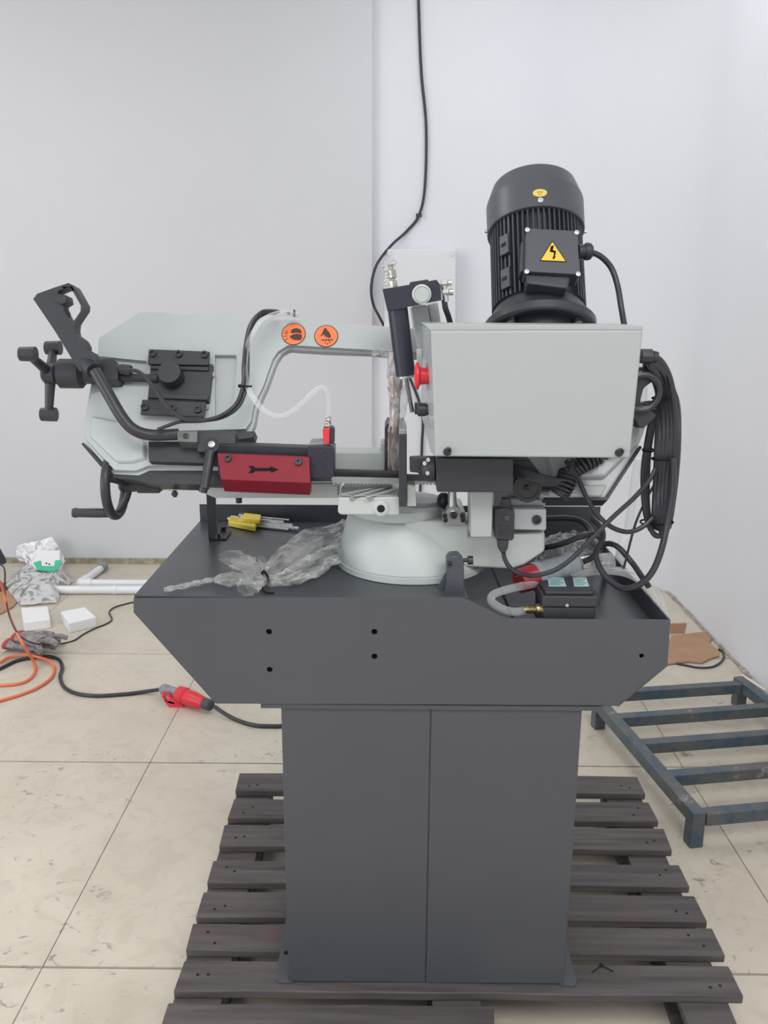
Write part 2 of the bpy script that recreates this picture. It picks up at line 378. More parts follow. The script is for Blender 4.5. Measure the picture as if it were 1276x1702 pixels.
# thin bead of filler where the left wall meets the floor, and the rough plaster edge on the right
bb = B(); bb.box(-4.2, XC, YL - 0.012, YL, 0, 0.03); bb.build('baseboard_back', mat('dusty_plaster_edge', (0.42, 0.38, 0.29), 0.9, noise_amt=0.4, nscale=30), kind='structure')
bb = B(); P0 = []
for k in range(60):
    y = 1.2 + k*0.055; P0.append((XR - 0.004 - 0.006*random.random(), y, 0.004))
bb.tube(P0, 0.006, n=6, sub=2, rfun=lambda t: 0.5 + abs(noise.noise(V((t*40, 1, 2))))*2.2)
bb.build('baseboard_right', mat('crumbly_plaster', (0.50, 0.46, 0.38), 0.9, noise_amt=0.5, nscale=40), kind='structure')

# ================================================================== PALLET
ZP = 0.105
pal = thing('wooden_pallet', (0, 1.7, 0), 'dark weathered wooden pallet under the grey cabinet stand', 'pallet')
rows = [(1287, 1316, 397, 1057, 390, 1071), (1330, 1362, 388, 1076, 377, 1093), (1373, 1409, 372, 1101, 363, 1115),
        (1433, 1469, 353, 1126, 343, 1144), (1485, 1527, 337, 1152, 324, 1173), (1538, 1583, 319, 1181, 307, 1203),
        (1600, 1650, 305, 1208, 287, 1233)]
T = 0.018
def plank(x0, x1, x2, x3, yb, yf, broken=False):
    b = B(); n = 14; R = []
    top = [[], []]
    for side in (0, 1):
        for k in range(n + 1):
            t = k/n; y = (yf, yb)[side] + noise.noise(V((t*7 + x0*9, yb*13, side*5)))*0.003
            x = (x0 + (x1 - x0)*t) if side == 1 else (x2 + (x3 - x2)*t)
            if broken and k == n: x -= (0.018, 0.0)[side]
            top[side].append((x, y))
    poly = top[0] + top[1][::-1]
    b.prism(Matrix.Translation((0, 0, 0)), poly, ZP - T, ZP)
    return b.build('plank', 'wood', pal, bevel=0.003)
ys = []
for (yb, yf, xl, xr, xl2, xr2) in rows:
    Yb = PZ(700, yb, ZP).y; Yf = PZ(700, yf, ZP).y; ys.append((Yb, Yf))
    x0, x1 = PZ(xl, yb, ZP).x, PZ(xr, yb, ZP).x; x2, x3 = PZ(xl2, yf, ZP).x, PZ(xr2, yf, ZP).x
    plank(x0, x1, x2, x3, Yb, Yf)
    for xx in (0.035, 0.055):   # nail heads
        for X in ((x0 + x2)/2 + xx, (x1 + x3)/2 - xx):
            Yn = Yf + (Yb - Yf)*random.uniform(0.25, 0.75)
            B().cyl((X, Yn, ZP - 0.002), (X, Yn, ZP + 0.0006), 0.0032, n=8).build('nail', 'dark', pal)
Yb = PZ(500, 1668, ZP).y; plank(PZ(279, 1667, ZP).x, PZ(820, 1672, ZP).x, PZ(262, 1720, ZP).x, PZ(838, 1720, ZP).x, Yb, Yb - 0.085, True)
Yend = Yb - 0.20
plank(PZ(262, 1720, ZP).x - .02, PZ(1240, 1720, ZP).x, PZ(262, 1720, ZP).x - .03, PZ(1240, 1720, ZP).x + .02, Yend + 0.09, Yend, False)
xL, xR = PZ(397, 1287, ZP).x, PZ(1057, 1287, ZP).x
xl2, xr2 = PZ(279, 1667, ZP).x, PZ(1245, 1667, ZP).x
Yt = ys[0][0]
for (a, c) in ((xL + 0.004, xl2 + 0.004), (xR - 0.095, xr2 - 0.13), ((xL + xR)/2 - 0.05, (xL + xR)/2 - 0.05)):
    Mx = Matrix()
    B().prism(Matrix(), [(c, Yend), (c + 0.09, Yend), (a + 0.09, Yt - 0.002), (a, Yt - 0.002)], ZP - T - 0.018, ZP - T - 0.0003).build('stringer_board', 'wood', pal, bevel=0.002)
    for yk in (Yt - 0.10, (Yt + Yend)/2, Yend + 0.02):
        t = (yk - Yend)/(Yt - Yend); x = c + (a - c)*t
        B().box(x, x + 0.088, yk, yk + 0.085, 0.016, ZP - T - 0.0185).build('block', 'wood', pal, bevel=0.002)
    B().prism(Matrix(), [(c, Yend), (c + 0.088, Yend), (a + 0.088, Yt - 0.002), (a, Yt - 0.002)], 0, 0.0155).build('bottom_board', 'wood', pal, bevel=0.002)
# black cable tie left lying on the pallet
p = PZ(1000, 1606, ZP + 0.004)
ct = B(); ct.tube([PZ(984, 1616, ZP+0.003), PZ(992, 1610, ZP + 0.005), PZ(999, 1604, ZP + 0.006)], 0.0014, n=6)
ct.tube([PZ(999, 1604, ZP+0.006), PZ(1008, 1609, ZP + 0.004), PZ(1019, 1615, ZP + 0.003)], 0.0014, n=6)
ct.ball(PZ(999, 1604, ZP + 0.005), 0.004); tag(ct.build('cable_tie', 'dark'), 'small bent black cable tie lying on the pallet right of the cabinet', 'cable tie')

# ================================================================== STAND
YC, YTF = 1.322, 1.312
F = FY(YC)
std = thing('machine_stand', (0.06, 1.5, ZP), 'grey steel stand with two-panel cabinet and wide chip tray under the band saw', 'stand')
cx0, cx1 = F.uv(468, 1300)[0], F.uv(968, 1176)[0]
cx0 = F.uv(467, 1176)[0]; zc1 = F.uv(700, 1176)[1]; zc0 = ZP
xs = F.uv(716, 1176)[0]
B().box(cx0 + 0.002, cx1 - 0.002, YC + 0.003, YC + 0.30, zc0 + 0.001, zc1 - 0.002).build('cabinet_body', 'stand', std, bevel=0.002)
B().box(cx0, xs - 0.001, YC, YC + 0.012, zc0 + 0.003, zc1).build('cabinet_panel', 'stand', std, bevel=0.0015)
B().box(xs + 0.001, cx1 - 0.0005, YC, YC + 0.012, zc0 + 0.003, zc1).build('cabinet_panel', 'stand', std, bevel=0.0015)
for sgn, x in ((-1, cx0), (1, cx1)):
    Mz = Matrix.Translation((x, YC - 0.004, zc0)) @ Matrix.Diagonal((sgn, 1, 1, 1))
    b = B(); b.prism(Mz, [(-0.008, 0), (0.018, 0), (0.025, 0.01), (0.025, 0.30), (-0.008, 0.30)], 0.0005, 0.0035, holes=[circ(0.012, 0.075, 0.0055, 14)])
    b.build('floor_flange', 'stand', std)
    B().cyl((x + sgn*0.012, YC + 0.071, zc0 + 0.0002), (x + sgn*0.012, YC + 0.071, zc0 + 0.0012), 0.0055, n=14).build('flange_hole', 'dark', std)
zb = F.uv(700, 1171)[1]
# mounting plate between cabinet and tray
B().box(F.uv(434, 1171)[0], F.uv(1000, 1171)[0], YTF + 0.004, YC + 0.32, zc1 - 0.0005, zb + 0.002).build('mounting_plate', 'stand', std)
F = FY(YTF)
out = [(222, 994), (222, 1018), (360, 1169.5), (1026, 1172), (1109, 1106), (1114, 1031), (848, 1028), (836, 1026), (778, 997), (764, 992.5)]
poly = F.poly(out)
ZPL = F.uv(500, 992.5)[1]          # platform level
ZLIP = F.uv(1000, 1029)[1]
holes = []
for hx, hy, r in ((447, 1050, 5.2), (448, 1113, 5.2), (622, 1050, 5.2), (622, 1091, 5.2), (1066, 1090, 4.0)):
    a, b_ = F.uv(hx, hy); holes.append(circ(a, b_, r*0.00098, 16))
tr = B().prism(F.M, poly[::-1] if False else poly, -0.003, 0, holes=holes).build('tray_front', 'stand', std)
B().box(F.uv(436, 1080)[0], F.uv(636, 1080)[0], YTF + .010, YTF + .012, F.uv(500, 1125)[1], F.uv(500, 1040)[1]).build('hole_shade', 'dark', std)  # dark sheet standing in for the shade inside the tray
xTL, xTR = poly[0][0], poly[5][0]
YTB = PZ(500, 866, ZPL).y
# sloping hopper ends, back, bottom, floors
def slab(pts, t, n=V((0, 0, 1))):
    b = B(); n = V(n)*t; b.quad_loop([[V(p) for p in pts], [V(p) - n for p in pts]]); return b
zBT = poly[2][1]
D = 0.003
slab([(xTL, YTF + .0035, poly[1][1]), (poly[2][0], YTF + .0035, zBT), (poly[2][0], YTB, zBT), (xTL, YTB, poly[1][1])], D, (0.7, 0, 0.7)).build('tray_slope', 'stand', std)
slab([(poly[4][0], YTF + .0035, poly[4][1]), (poly[3][0], YTF + .0035, zBT), (poly[3][0], YTB, zBT), (poly[4][0], YTB, poly[4][1])], D, (-0.7, 0, 0.7)).build('tray_slope', 'stand', std)
slab([(poly[2][0], YTF + .0035, zBT + .003), (poly[3][0], YTF + .0035, zBT + .003), (poly[3][0], YTB, zBT + .003), (poly[2][0], YTB, zBT + .003)], D).build('tray_bottom', 'stand', std)
xPE = F.uv(778, 992)[0]            # where the raised platform ends
ZF = ZLIP - 0.035
xLow = xPE
xPE2 = xPE + 0.02
slab([(xTL + D, YTF + .0035, ZPL - .0004), (xPE, YTF + .0035, ZPL - .0004), (xPE2 - 0.03, YTB, ZPL), (xTL, YTB, ZPL)], D).build('tray_platform', 'tray', std, bevel=0.001)
slab([(xPE, YTF + .0035, ZPL), (xPE - 0.005, YTF + .25, ZPL), (xPE2 - 0.03, YTB, ZPL), (xPE2 - 0.03, YTB, ZF - .003), (xPE - 0.005, YTF + .25, ZF - .003), (xPE, YTF + .0035, ZF - .003)], D, (1, 0, 0)).build('platform_edge', 'tray', std)
slab([(xPE, YTF + .0035, ZF), (xTR - D, YTF + .0035, ZF), (xTR, YTB, ZF), (xPE, YTB, ZF)], D).build('tray_floor', 'tray', std)
B().box(xTR - D, xTR, YTF + .0035, YTB, poly[4][1], ZLIP).build('tray_side', 'tray', std)
B().box(xTL, xTL + D, YTF + .0035, YTB, poly[1][1], ZPL - .0005).build('tray_side', 'stand', std)
ZBK = PY(450, 839, YTB).z
B().box(xTL, xTR - 0.0, YTB, YTB + D, zBT, ZBK).build('tray_back', 'tray', std)
# seam line of the low tray
sm = slab([(PZ(823, 967, ZF).x, PZ(823, 967, ZF).y + 0.25, ZF + 0.0012), (PZ(823, 967, ZF).x + .004, PZ(823, 967, ZF).y + 0.25, ZF + 0.0012), (PZ(846, 1015, ZF).x + .004, YTF + .01, ZF + 0.0012), (PZ(846, 1015, ZF).x, YTF + .01, ZF + 0.0012)], 0.001); sm.build('floor_seam', 'dark', std)

exec_parts = True
# ================================================================== BAND SAW
saw = thing('band_saw', (0.06, 1.5, ZPL + 0.0005), 'pale grey and black metal-cutting band saw with motor and control box on the grey stand', 'band saw')
AL = math.radians(28)
YB0 = 1.42; ZB0 = PY(300, 790, YB0).z
BF = Fr((0, YB0, ZB0), (1, 0, 0), (0, math.sin(AL), math.cos(AL)))
def bp(px, py, w=0.0): return BF.hit(px, py, w)
# --- bow casting
bow = [(231, 514), (330, 519), (440, 525), (560, 532), (645, 539), (760, 546), (1000, 556), (1062, 580), (1080, 640), (1078, 702), (1062, 742), (1008, 826), (905, 826), (880, 806), (800, 770), (740, 765), (732, 602),
       (720, 589), (660, 587), (622, 583), (540, 580), (492, 577), (480, 576), (468, 583), (459, 597), (444, 638), (427, 676), (423, 700), (417, 716), (400, 720), (372, 722), (372, 781), (246, 781), (228, 789), (185, 787), (139, 734), (133, 722), (141, 664), (150, 618), (158, 598), (159, 559)]
bf = BF.poly(bow)
bo = B(); bo.prism(BF.M, bf, -0.030, -0.010)
bo_ = bo.build('bow_casting', 'cast', saw, bevel=0.005, segs=3)
# front skin with the tension channel cut in and a vertical relief pocket
skin = [(234, 518), (330, 523), (410, 527), (560, 536), (645, 543), (730, 550), (730, 588), (660, 584), (540, 577), (492, 574), (478, 574), (462, 584), (453, 597), (438, 640), (421, 676), (417, 700), (408, 713),
        (300, 716), (372, 724), (366, 774), (246, 774), (226, 782), (190, 781), (144, 731), (139, 720), (146, 672), (152, 655), (196, 640), (244, 636), (244, 600), (164, 592), (164, 562)]
pocket = BF.poly([(357, 590), (392, 590), (394, 600), (390, 660), (380, 697), (357, 700)])
sk = B(); sk.prism(BF.M, BF.poly(skin), -0.0101, 0.0, holes=[pocket]); sk.build('bow_front_skin', 'cast', saw, bevel=0.003)
for wp in ([(250, 530), (400, 535), (400, 600), (400, 700), (372, 776), (246, 779), (228, 785), (187, 783), (143, 732), (138, 722), (146, 666), (155, 618), (164, 598), (166, 563)], [(820, 570), (1050, 585), (1064, 640), (1072, 700), (1056, 742), (1004, 822), (910, 822), (820, 770)]):
    wh = B(); wh.prism(BF.M, BF.poly(wp, -.03), -0.085, -0.0302, ); wh.build('wheel_housing', 'cast', saw, bevel=0.006)
# lower-left chin, standing proud with a chamfer
ch = B(); ch.prism(BF.M, BF.poly([(150, 690), (200, 700), (245, 735), (245, 765), (222, 772), (196, 772), (148, 726)]), -0.001, 0.007, taper=0.88); ch.build('bow_chin', 'cast', saw, bevel=0.003)
# black rear cover edge seen under the bow
bk = B(); bk.prism(BF.M, BF.poly([(138, 735), (135, 738), (183, 794), (228, 798), (245, 803), (372, 806), (372, 781), (246, 781), (228, 789), (185, 787)], -0.01), -0.05, -0.011); bk.build('blade_cover', 'black', saw)
bk = B(); bk.prism(BF.M, BF.poly([(1063, 740), (1067, 743), (1010, 831), (905, 831), (903, 826), (1008, 826)], -0.01), -0.05, -0.011); bk.build('blade_cover', 'black', saw)
rw = B(); rw.prism(BF.M, BF.poly([(905, 760), (1074, 700), (1062, 738), (1006, 795), (915, 796)]), -0.0101, 0.004, taper=0.92); rw.build('wheel_cover_rim', 'cast', saw, bevel=0.004)
rw = B(); rw.prism(BF.M, BF.poly([(909, 806), (1010, 805), (1000, 824), (912, 823)]), -0.0101, -0.002); rw.build('wheel_cover_lip', 'base', saw, bevel=0.003)
# --- tension slide
def bplate(name, pts, w0, w1, mt='black', bevel=0.0012, parent=saw):
    b = B(); b.prism(BF.M, BF.poly(pts, w1), w0, w1); return b.build(name, mt, parent, bevel=bevel)
sl = bplate('slide_block', [(251, 602), (354, 605), (347, 668), (245, 665)], -0.002, 0.010)
p1 = bplate('slide_plate', [(247, 580), (348, 584), (346, 607), (245, 605)], 0.0102, 0.018)
p2 = bplate('slide_plate', [(236, 664), (342, 668), (338, 693), (233, 688)], 0.0102, 0.018)
bplate('slide_step', [(250, 607), (347, 609), (346, 616), (249, 613)], 0.010, 0.014)
bplate('slide_step', [(247, 652), (346, 656), (345, 665), (246, 661)], 0.010, 0.014)
for (x, y) in ((254, 588), (297, 589), (340, 590)): screw(bp(x, y, 0.018), BF.n, 0.0068, p1)
for (x, y) in ((241, 677), (287, 679), (329, 681)): screw(bp(x, y, 0.018), BF.n, 0.0068, p2)
for (x, y) in ((343, 676), (354, 622)):
    B().cyl(bp(x, y, -0.002), bp(x, y, 0.006), 0.0045, n=10).build('set_screw', 'bare', saw)
c0 = bp(287, 628, 0.010)
B().lathe(c0, BF.n, [(0.019, 0), (0.021, 0.003), (0.021, 0.022), (0.0195, 0.026), (0.0, 0.026)], 32).build('slide_knob', 'black', saw)
# --- tension screw, housing, star handle (axis along X)
zt = 0.022
B().tube([bp(263, 629, 0.012), bp(193, 627, 0.012)], 0.0075, n=14).build('tension_screw', 'black', saw)
b = B(); b.prism(BF.M, BF.poly([(158, 596), (188, 595), (196, 603), (196, 632), (160, 634)], 0.03), -0.008, 0.030); b.build('tension_housing', 'black', saw, bevel=0.003)
g = B(); g.tube([bp(195, 613, 0.026), bp(202, 613, 0.026)], 0.0075, n=14); g.tube([bp(201, 614, 0.026), bp(218, 616, 0.026)], 0.0098, n=8); g.build('cable_gland', 'blackp', saw, bevel=0.001)
hx1, hx0 = bp(160, 622, 0.012), bp(101, 621, 0.012)
hx1.y = hx0.y; hx1.z = hx0.z
ax = V((-1, 0, 0))
Ltn = hx1.x - hx0.x
B().lathe(hx1, ax, [(0.018, 0), (0.018, Ltn*0.3), (0.026, Ltn*0.42), (0.026, Ltn), (0.022, Ltn + 0.003), (0.0, Ltn + 0.003)], 28).build('tension_collar', 'black', saw)
hc = hx0 + ax*0.012
st = B(); st.lathe(hx0, ax, [(0.012, 0), (0.014, 0.004), (0.019, 0.008), (0.019, 0.026), (0.014, 0.031), (0.0, 0.031)], 24)
hub = hx0 + ax*0.018
for ang, L in ((150, 0.075), (47, 0.058), (268, 0.072)):
    a = math.radians(ang); d = V((-0.12, math.cos(a), math.sin(a)))
    e = hub + d*L
    st.tube([hub, hub + d*L*0.5, e], 0.0085, n=12, rfun=lambda t: 1.15 - 0.35*t)
    st.cyl(e - d.cross(V((1, 0, 0))).normalized()*0.0 + V((0.013, 0, 0)), e + V((-0.013, 0, 0)), 0.0125, 0.0118, n=18)
st.build('star_handle', 'black', saw)
# --- operator handle
hd = [bp(158, 616, 0.075), bp(180, 655, 0.07), bp(203, 694, 0.062), bp(222, 714, 0.055), bp(250, 723, 0.045), bp(297, 722, 0.040)]
B().tube(hd, 0.0098, n=16).build('handle_tube', 'black', saw)
hv = (hd[0] - hd[1]).normalized()
GF = Fr(bp(120, 560, 0.0) + BF.n*0.085, (1, 0, 0), (0, math.sin(math.radians(10)), math.cos(math.radians(10))))
def c1(pts): return [(20 + a/3.19, 450 + b/3.19) for a, b in pts]
grip_out = c1([(130, 158), (150, 130), (240, 98), (315, 73), (345, 88), (375, 140), (400, 185), (398, 212), (372, 250), (350, 285), (347, 318), (352, 342), (392, 372), (408, 402), (408, 425), (440, 438), (458, 470), (462, 505), (440, 515), (375, 538), (350, 500), (240, 320)])
grip_hole = c1([(258, 118), (322, 92), (352, 142), (380, 192), (378, 222), (344, 272), (312, 258), (290, 218), (284, 190), (312, 172), (304, 138), (262, 136)])
b = B(); b.prism(GF.M, GF.poly(grip_out), -0.014, 0.014, holes=[GF.poly(grip_hole)])
gr = b.build('handle_grip', 'blackp', saw, bevel=0.004, segs=3)
b = B(); b.prism(GF.M, GF.poly(c1([(240, 130), (300, 135), (312, 160), (308, 178), (278, 190), (262, 180), (240, 160)])), -0.008, 0.017); b.build('trigger', 'blackp', gr, bevel=0.002)
for k, (a, bb_) in enumerate(((330, 300), (385, 385), (430, 455), (290, 225))):
    x, y = c1([(a - 18, bb_ + 12)])[0]; q = GF.hit(x, y, 0.0)
    B().ball(q + V((0.001, 0, 0)), 0.0132, 0.85, 1.0, 1.0).build('finger_ridge', 'blackp', gr)
x, y = c1([(408, 525)])[0]; q0 = GF.hit(x, y, 0)
B().tube([q0 + V((-.006, 0, 0.012)), q0 + (hd[0] - q0)*0.8], 0.0135, n=16).build('grip_collar', 'blackp', gr)
# --- clamp, black bar, guide arm
bplate('guide_bar', [(246, 733), (362, 734), (362, 771), (247, 767)], 0.002, 0.020, bevel=0.0015)
bplate('handle_clamp', [(294, 716), (328, 716), (328, 735), (295, 734)], 0.002, 0.052, mt='iron')
screw(bp(309, 725, 0.052), BF.n, 0.005, saw, h=0.002)
bplate('clamp_block', [(327, 718), (391, 718), (391, 751), (328, 751)], 0.002, 0.040)
bplate('bow_foot', [(392, 716), (424, 717), (421, 727), (398, 731), (392, 731)], -0.03, 0.000)
lv = B(); pv = bp(352, 739, 0.055)
lv.cyl(bp(352, 739, 0.038), bp(352, 739, 0.062), 0.0125, n=22)
lv.tube([bp(351, 744, 0.050), bp(346, 775, 0.052), bp(340, 812, 0.050)], 0.0085, n=14, rfun=lambda t: 1.1 - 0.25*t)
lv.cyl(bp(337, 818, 0.045), bp(340, 806, 0.050), 0.0072, n=14)
lvo = lv.build('clamp_lever', 'black', saw); screw(bp(352, 739, 0.062), BF.n, 0.0058, lvo, mt='steel', h=0.003)
# guide arm: dark square bar running right, ending in the carbide guide block
YG = 1.385
GA = FY(YG)
def yplate(name, pts, y0, y1, mt, bevel=0.0012, parent=None, holes=()):
    f = FY(y0); b = B(); b.prism(f.M, f.poly(pts), -(y1 - y0), 0, holes=[f.poly(h) for h in holes]); return b.build(name, mt, parent or saw, bevel=bevel)
yplate('guide_arm', [(360, 738), (520, 744), (520, 798), (362, 790)], 1.395, 1.425, 'black')
gb = yplate('guide_block', [(511, 742), (545, 741), (555, 744), (555, 790), (550, 796), (511, 795)], 1.378, 1.425, 'anod', 0.002)
for (x, y, r) in ((518, 758, 3.5), (533, 753, 3), (541, 760, 3), (523, 772, 2.6), (540, 772, 2.6), (535, 787, 4)):
    screw(PY(x, y, 1.378), (0, -1, 0), r*0.001, gb, h=0.0015)
yplate('guide_top_plate', [(513, 737), (545, 735), (546, 742), (513, 743)], 1.39, 1.44, 'bare')
# blade and its black backing channel
yplate('blade_channel', [(392, 782), (555, 783), (664, 786), (664, 802), (555, 800), (392, 803)], 1.428, 1.452, 'blade', 0.001)
yplate('blade_channel_lip', [(556, 780), (662, 784), (662, 788), (556, 785)], 1.422, 1.4275, 'black', 0.0005)
bl = B(); f = FY(1.415); pts = [(340, 801)]
tp = [(548, 792)] + [(724, 796)]
teeth = []
x = 724
while x > 552:
    teeth += [(x, 804.5 + (x-552)*0.008), (x - 4.0, 804.5 + (x-552)*0.008), (x - 4.2, 800.5 + (x-552)*0.008)]; x -= 6.2
bl.prism(f.M, f.poly(tp + teeth), -0.0012, 0); bl.build('saw_blade', 'bare', saw)
yplate('guard_inner', [(676, 789), (724, 790), (724, 800), (676, 799)], 1.400, 1.408, 'blade', 0.0005)
# red guard
rg = B(); f = FY(1.36)
t0 = [PY(361, 754, 1.372), PY(514, 760, 1.372), PY(515.5, 803, 1.355), PY(367, 797, 1.355), PY(515, 823, 1.385), PY(373, 817, 1.385)]
th_ = V((0, 0.0035, 0.001))
for q in ((t0[0], t0[1], t0[2], t0[3]), (t0[3], t0[2], t0[4], t0[5])):
    rg.quad_loop([[V(a) for a in q], [V(a) + th_ for a in q]])
rg.quad_loop([[t0[0], t0[3], t0[5], t0[5] + V((0, .028, 0)), t0[0] + V((0, .02, 0))], [a + V((.002, 0, 0)) for a in (t0[0], t0[3], t0[5], t0[5] + V((0, .028, 0)), t0[0] + V((0, .02, 0)))]])
rg.quad_loop([[t0[1], t0[2], t0[4], t0[4] + V((0, .028, 0)), t0[1] + V((0, .02, 0))], [a - V((.002, 0, 0)) for a in (t0[1], t0[2], t0[4], t0[4] + V((0, .028, 0)), t0[1] + V((0, .02, 0)))]])
rgo = rg.build('red_blade_guard', 'redg', saw, bevel=0.0008)
un = (t0[1] - t0[0]).normalized(); vn = (t0[0] - t0[3]).normalized(); RF = Fr(t0[0], un, vn - un*vn.dot(un))
for (x, y) in ((379, 762), (496, 768)): screw(RF.hit(x, y), RF.n, 0.0062, rgo)
arrow = [(413, 775), (421, 774.5), (424, 778), (449, 778), (449, 775), (463, 780.5), (450, 786), (450, 783), (424, 783), (420, 786.5), (413, 786), (418, 780.5)]
b = B(); b.prism(RF.M, RF.poly(arrow), 0.0002, 0.0009); b.build('arrow_mark', 'ink', rgo)
# --- coolant valve on the guide block and its hose
vb = yplate('valve_body', [(536, 713), (539, 709), (553, 710), (555.5, 714), (555, 738), (537, 737)], 1.384, 1.404, 'black', 0.002)
yplate('valve_face', [(536.5, 712), (548, 711), (547, 738), (537.5, 737)], 1.3805, 1.3839, 'red', 0.001, parent=vb)
b = B(); b.lathe(PY(545.5, 711, 1.394), (0, 0, 1), [(0.0065, 0), (0.0065, 0.005), (0.0045, 0.006), (0.0052, 0.009), (0.004, 0.0105), (0.0052, 0.013), (0.004, 0.015), (0.0048, 0.018), (0.003, 0.02)], 16); b.build('hose_barb', 'steel', vb)
ts = [(547, 698, 1.394), (547, 672, 1.393), (545, 655, 1.39), (537, 645, 1.388), (528, 647, 1.386), (510, 663, 1.385), (488, 683, 1.39), (466, 692, 1.395), (441, 684, 1.40), (423, 664, 1.41), (411, 640, 1.435), (407, 600, 1.455), (414, 568, 1.465), (434, 535, 1.48), (459, 522, 1.50), (478, 521, 1.52), (494, 523, 1.54)]
ho = B().tube([PY(*q) for q in ts], 0.0048, n=12).build('coolant_hose', 'hose', saw)
def yc(pts, r, name='cable', mt='rubber', parent=None, n=9, sub=8):
    return B().tube([PY(*q) for q in pts], r, n=n, sub=sub).build(name, mt, parent or saw)
yc([(462, 518, 1.535), (445, 517, 1.505), (432, 521, 1.49), (416, 540, 1.475), (408, 575, 1.462), (405, 610, 1.44), (404, 640, 1.43), (392, 672, 1.42), (365, 692, 1.41), (335, 699, 1.41), (308, 697, 1.405), (288, 685, 1.41), (268, 663, 1.42), (246, 632, 1.425), (230, 618, 1.44), (217, 615, 1.45)], 0.0036)
yc([(458, 521, 1.54), (440, 522, 1.51), (424, 533, 1.495), (413, 560, 1.48), (412, 600, 1.462), (410, 640, 1.44), (397, 675, 1.425), (368, 694, 1.415), (330, 700, 1.415), (300, 701, 1.41), (280, 707, 1.40), (262, 714, 1.39)], 0.0030)
for (px, py, Y) in ((409, 642, 1.433), (489, 521, 1.535)):
    b = B(); b.torus(PY(px, py, Y), (0, 0.1, 1) if px < 450 else (1, 0, 0), 0.009 if px < 450 else 0.005, 0.0016, n=20, m=6); c = PY(px, py, Y); b.box(c.x - .013, c.x - .008, c.y - .004, c.y + .003, c.z - .002, c.z + .003); b.build('cable_tie', 'ink', saw)
# --- warning stickers
def sticker(cx, cy, r):
    c = BF.uv(cx, cy, 0.0); b = B(); b.prism(BF.M, circ(c[0], c[1], r*0.00108, 32), 0.0003, 0.0009); o = b.build('warning_sticker', 'iconink', saw)
    b = B(); b.prism(BF.M, circ(c[0], c[1], r*0.00101, 32), 0.0009, 0.0012); b.build('sticker_face', 'orange', o)
    return o
def icon(o, pts, w=0.0012, mt='iconink'):
    b = B(); b.prism(BF.M, BF.poly(pts), w, w + 0.0003); b.build('pictogram', mt, o)
s1 = sticker(488, 555.5, 20); s2 = sticker(542, 559, 20)
def c2(pts): return [(340 + a/3.19, 490 + b/3.19) for a, b in pts]
icon(s1, c2([(456, 200), (460, 189), (472, 181), (490, 178), (506, 185), (515, 198), (514, 207), (488, 202), (462, 206)]))
icon(s1, c2([(450, 222), (474, 210), (494, 208), (516, 213), (515, 236), (503, 243), (474, 241), (460, 234)]))
for q in ([(424, 200), (440, 208), (438, 211), (422, 204)], [(420, 220), (438, 219), (438, 222), (420, 224)], [(426, 240), (440, 230), (442, 233), (428, 244)], [(434, 190), (444, 202), (441, 204), (431, 193)]): icon(s1, c2(q))
icon(s2, c2([(632, 182), (644, 178), (650, 190), (660, 200), (668, 214), (670, 232), (662, 226), (656, 236), (652, 222), (646, 232), (641, 216), (634, 226), (634, 210), (622, 218), (612, 222), (624, 204)]))
icon(s2, c2([(612, 238), (682, 238), (676, 246), (668, 241), (660, 247), (652, 241), (644, 248), (636, 241), (628, 247), (620, 241)]))
for (a, b_) in ((640, 256), (652, 262), (664, 254)): icon(s2, c2([(a - 3, b_ - 4), (a + 3, b_ - 5), (a + 2, b_ + 4), (a - 3, b_ + 3)]))

# --- hydraulic feed cylinder
YH = 1.40
HFm = FY(YH)
def c3(pts): return [(600 + a/4.727, 400 + b/4.727) for a, b in pts]
hb = yplate('cylinder_head', c3([(167, 380), (383, 345), (385, 325), (525, 304), (530, 318), (592, 306), (625, 350), (632, 468), (362, 522), (360, 532), (205, 552)]), YH, YH + 0.045, 'anod', 0.002)
sg = PY(700.5, 489, YH)
B().lathe(sg, (0, -1, 0), [(0.0155, 0), (0.0155, 0.003), (0.0125, 0.0035), (0.012, 0.001), (0, 0.001)], 30).build('sight_rim', 'steel', hb)
B().cyl(sg, sg + V((0, -0.002, 0)), 0.012, n=28).build('sight_glass', 'glass', hb)
ca, cb = PY(660.5, 513, YH + .022), PY(674, 624, YH + .022)
B().tube([ca, cb], 0.0165, n=32).build('cylinder_barrel', 'anod', saw)
dd = (cb - ca).normalized()
B().cyl(cb, cb + dd*0.004, 0.0150, n=30).build('cylinder_cap', 'steel', saw)
B().cyl(cb, PY(685, 685, YH + .022), 0.0036, n=14).build('cylinder_rod', 'rod', saw)
yplate('rod_pivot', [(689, 671), (706, 671), (706, 689), (689, 689)], YH + .012, YH + .034, 'black', 0.001)
yplate('pivot_bracket', [(704, 666), (716, 668), (717, 694), (704, 692)], YH + .005, YH + .040, 'bare', 0.002)
# air fittings on the head
ft = B(); a = PY(653, 476, YH + .02); d = V((-0.12, 0, 1)).normalized()
ft.cyl(a - d*.004, a + d*0.009, 0.0085, n=6); ft.cyl(a + d*0.009, a + d*0.013, 0.0045, n=12); ft.cyl(a + d*0.013, a + d*0.026, 0.0085, n=6); ft.cyl(a + d*0.026, a + d*0.033, 0.0035, n=12); ft.cyl(a + d*0.033, a + d*0.035, 0.006, n=14)
ft.build('flow_valve', 'zinc', saw, bevel=0.0006)
chn = B()
for k in range(13):
    t = k/12; c = a + d*(0.036 - 0.034*t) + V((-0.010 - 0.003*math.sin(t*9), -0.006, 0))
    chn.torus(c, (0.3, 1, 0) if k % 2 else (1, 0.2, 0.4), 0.0022, 0.0007, n=10, m=5)
chn.torus(a + d*0.036 + V((0.004, 0, 0)), (0, 1, 0.2), 0.005, 0.0008, n=16, m=5)
chn.build('chain', 'steel', saw)
